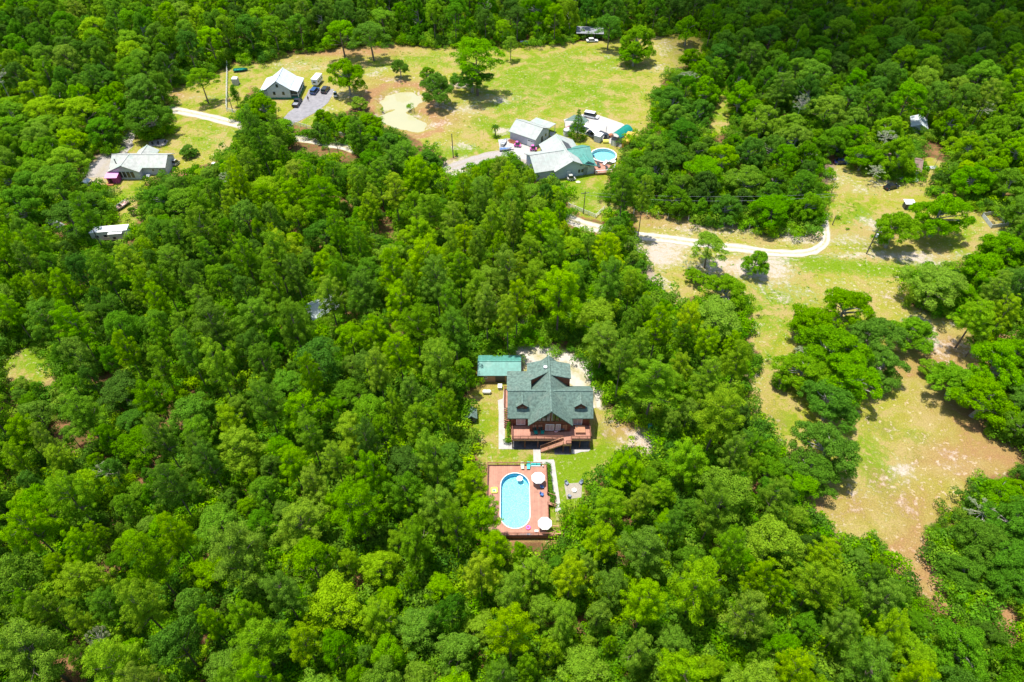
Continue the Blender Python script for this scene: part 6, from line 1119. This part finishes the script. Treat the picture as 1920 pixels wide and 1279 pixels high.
carport('canopy_tent', 'small pale blue canopy tent at the wood edge left of the pink shed', [(-122.3,166.5,0),(-122.0,168.8,0),(-120.0,168.4,0),(-120.2,166.0,0)], 'silver', 2.0, .4, 'canopy tent')
trailer((-104.3,143.6,0), R(8), 9.2, 2.5, 3.1, 'long white travel trailer at the wood edge below the west lawn', nwin=4, slide=True)
rowboat((-107.9,157.2,0), R(248), 'white fishing boat with outboard motor on the west lawn', 'white', 5.6, 'palepink', 3, motor=True)
strip('round_patio', [(279,270),(290,268.5),(303,268),(313,268)], [2.5,4,4.5,3], M['gravel'], z=.05, jit=.2)
for a, b, yw, lb in [(287,272,.5,'black chair at the left of the round gravel patio'),(297,271,-.2,'black chair in the middle of the round gravel patio'),(310,267.5,-.8,'black chair at the right end of the round gravel patio')]: patio_chair(G(a, b), yw, lb, 'blackm')
car(331,309,R(75),'silver utility cart by the east end of the ranch house','p_silver','cart','utility_cart','utility cart'); car(404,315,R(85),'white golf cart half hidden behind the small mossy tree','p_white','cart','golf_cart','golf cart')
rowboat(G(105,424), R(150), 'weathered grey boat on a cradle in the clearing at the far left', 'lightgrey', 6, 'darkgrey', 2)
# ================================================================ east cottages
h = thing('brown_cottage', 'low cottage with reddish brown roof half hidden under mossy oaks', 'house', (112.2,177.6,0), R(-21)); m = MB(); body_gable(m, (-7,0), (7,0), 3.4, 2.6, 4.0); m.build('wall', M['siding'], h); m = MB(); roof_gable(m, (-7.2,0), (7.2,0), 3.6, 2.7, 4.15, .16, .4, .3); m.build('roof', M['brownroof'], h)
m = MB(); m.box(1.5,7.4,-5.6,-3.45,.1,.4); m.build('porch', M['white'], h)
for x in (-4,0,4): window(h, (x,-3.42,1.5), 0, 1.0, 1.0, 'white')
m = MB(); m.box(2,3,-3.47,-3.41,.4,2.3); m.build('door', M['white'], h)
car(1577,307,R(-4),'shiny dark blue car in the sun left of the brown-roofed cottage','p_navy','sedan'); car(1576,290.5,R(-12),'dark car just behind the shiny blue one under the oaks','p_dark'); car(1670,353,R(20),'black car parked in the shade below the brown-roofed cottage','p_black','sedan')
t = thing('well_house', 'tiny shed with white flat roof on the grass above a round oak', 'shed', (109.0,157.3,0)); m = MB(); m.box(-1.1,1.1,-.7,.8,0,1.7); m.build('wall', M['darkgrey'], t); m = MB(); m.slab([(-1.4,-1.0,1.9),(1.4,-1.0,1.9),(1.4,1.1,2.1),(-1.4,1.1,2.1)], .1); m.build('roof', M['white'], t); m = MB(); m.box(-.3,.3,-.74,-.705,.05,1.4); m.build('door', M['midgrey'], t)
t = fence('plank_pen', 'grey four-sided plank pen in the clearing at the right', [(1840,405.5),(1865,402),(1888.8,424),(1857.5,428),(1840,405.5)], 'pen', 1.1, 4, 'lightgrey', 2.5, rw=.24)
t = thing('wood_pile', 'low stack of grey boards behind the brown-roofed cottage', 'wood pile', G(1745,316), .1); m = MB(); [m.box(-2,2,-.6+.3*k,-.34+.3*k,.02,.35+.1*(k%2)) for k in range(4)]; m.build('board', M['lightgrey'], t)
c = G(1728,224,3.6); h = thing('pale_roof_house', 'house with pale grey roof showing through the far eastern woods', 'house', (c.x-.3,c.y,0), R(70)); m = MB(); body_gable(m, (-3,0), (3,0), 2.0, 2.6, 3.6); m.build('wall', M['siding'], h); m = MB(); roof_gable(m, (-3.1,0), (3.1,0), 2.1, 2.7, 3.7); m.build('roof', M['silver'], h); window(h, (0,-2.02,1.5), 0, 1, 1)
c = G(599,566,4.0); h = thing('hidden_cabin', 'cabin with pale blue-grey roof almost hidden in the middle of the wood', 'cabin', (c.x,c.y,0), R(38)); m = MB(); body_gable(m, (-3,0), (3,0), 2.4, 2.6, 4.0); m.build('wall', M['log'], h); m = MB(); roof_gable(m, (-3.2,0), (3.2,0), 2.6, 2.7, 4.3); m.build('roof', M['silver'], h); window(h, (0,-2.42,1.5), 0, 1, 1)
c = G(1106,76); h = thing('field_shed', 'dark open shed with pale metal roof at the far edge of the north field', 'shed', (c.x,c.y+2,0), R(-4)); m = MB(); m.box(-5,5,1.0,3.0,0,2.4); m.build('wall', M['darkgrey'], h); m = MB(); m.slab([(-5.3,-2.2,2.7),(5.3,-2.2,2.7),(5.3,3.3,3.2),(-5.3,3.3,3.2)], .12); m.build('roof', M['midgrey'], h)
for x in (-5,-1.7,1.7,5): m = MB(); m.box(x-.1,x+.1,-2,-1.8,0,2.6); m.build('post', M['pole'], h)
car(1110,78.5,R(5),'white car in front of the dark shed at the far edge of the north field','p_white','sedan'); rowboat(G(990,83), R(3), 'aluminium boat under the trees at the far edge of the north field', 'lightgrey', 6, 'midgrey')
# ================================================================ special trees
rs = np.random.RandomState(77); pf = []
for lv in range(12):
    t_ = lv/11; z = .8+8.4*t_; rr = 3.0*(1-t_)+.2; n = int(4+9*(1-t_)); pf += [(math.cos(6.283*k/n+lv)*rr*rs.uniform(.6,.95), math.sin(6.283*k/n+lv)*rr*rs.uniform(.6,.95), z+rs.normal()*.2, .75-.3*t_) for k in range(n)]
def special(name, label, cat, c, pf, trunk, tint, nper=150, ll=.3, lw=.14, group=None, mt='leaf'):
    t = thing(name, label, cat, c); V, A = leaves(pf, nper, ll, lw, rs, .8); o = bpy.data.objects.new('crown', mesh_np('crown', V, A, [M[mt]])); COL.objects.link(o); o.parent = t; o['tint'] = tint; m = MB(); m.cyl((0,0,0),(0,0,trunk[0]),trunk[1],trunk[1]*.5); m.build('trunk', M['bark'], t)
special('conifer_tree', 'dark conical conifer between the round tank and the white canopy', 'conifer', (20.4,194.6,0), pf, (9,.2), .1)
pf = [(rs.normal()*.5*(1-abs(z-4)/5), rs.normal()*.5*(1-abs(z-4)/5), z, 1.15-.18*abs(z-4)) for z in np.linspace(1.8,7.2,22)]
special('columnar_tree', 'narrow dark column-shaped tree between the white fence and the white house', 'tree', G(447,199), pf, (5,.12), .15)
t = thing('palm_tree', 'small palm left of the grey-roofed workshop', 'palm tree', G(929,256)); m = MB(); m.cyl((0,0,0),(0,0,3.4),.16,.12); m.build('trunk', M['bark'], t); V_ = []; F_ = []
for k in range(16):
    a = 6.283*k/16+.2*math.sin(k*3); prv = None
    for i in range(5):
        s_ = i/4; r_ = 1.5*s_; z = 3.4+.7*s_-1.5*s_*s_*(1 if k % 2 else .4); w_ = .28*(1-abs(2*s_-.8)*.6); V_ += [(r_*math.cos(a)-w_*math.sin(a),r_*math.sin(a)+w_*math.cos(a),z-.1),(r_*math.cos(a),r_*math.sin(a),z),(r_*math.cos(a)+w_*math.sin(a),r_*math.sin(a)-w_*math.cos(a),z-.1)]
    n0 = k*15; F_ += [(n0+3*i+j,n0+3*i+j+1,n0+3*i+j+4,n0+3*i+j+3) for i in range(4) for j in (0,1)]
m = MB(); m.add(V_, F_); o = m.build('frond', M['leaf'], t); o['tint'] = .3
for n_, (a, b, r_, ti, lb) in enumerate([(929,259,.9,.2,'low dark shrub at the foot of the small palm'),(716,207.5,.7,.7,'small reed clump on the spit between the two lobes of the pond'),(768,206,1.6,.7,'bright green reed patch on the east spit of the pond'),(856,293,.9,.3,'small round bush beside the lone utility pole'),(440,108,3.0,.15,'dark bushy shrub at the wood edge above the long plank fence'),(1570,410,1.0,.6,'small bright sapling right of the road bend'),(1590,431,.6,.5,'tiny weed clump on the sand east of the road bend')]):
    pf = [(rs.normal()*r_*.35, rs.normal()*r_*.35, .3*r_+abs(rs.normal())*r_*.4, r_*.5) for _ in range(8)]; special('shrub', lb, 'shrub', G(a, b), pf, (r_*.5,.05), ti, 150, .25)
# ================================================================ a cloud high over the far eastern woods (its shade darkens them)
cm_, nt, b = newmat('cloud_vapour'); N = nt.nodes; L = nt.links; N.remove(b); tr = N.new('ShaderNodeBsdfTransparent'); df = N.new('ShaderNodeBsdfDiffuse'); df.inputs[0].default_value = (.9,.9,.9,1); ms = N.new('ShaderNodeMixShader'); ms.inputs[0].default_value = .24; L.new(tr.outputs[0], ms.inputs[1]); L.new(df.outputs[0], ms.inputs[2]); L.new(ms.outputs[0], N['Material Output'].inputs[0])
m = MB(); zc = 900.0; off_ = sd*(zc/sd.z)
for k in range(4):
    g0 = [(62+9*k,250+6*k),(95+6*k,238+7*k),(140+3*k,232+8*k),(190,228+8*k),(260,222+8*k),(340,240),(380,330),(340,430),(220,470),(120,440),(70+8*k,380),(58+10*k,300)]
    top = [(x+off_.x, y+off_.y-14, zc+12*k+10) for x, y in g0]; n = len(g0); bot = [(x, y, z-18) for x, y, z in top]
    cx_, cy_ = sum(p[0] for p in top)/n, sum(p[1] for p in top)/n; m.add(top+bot+[(cx_,cy_,zc+12*k+30),(cx_,cy_,zc+12*k-20)], [(i,(i+1)%n,2*n) for i in range(n)]+[(n+(i+1)%n,n+i,2*n+1) for i in range(n)]+[(i,i+n,(i+1)%n+n,(i+1)%n) for i in range(n)])
tag(m.build('cloud', cm_), kind='structure')
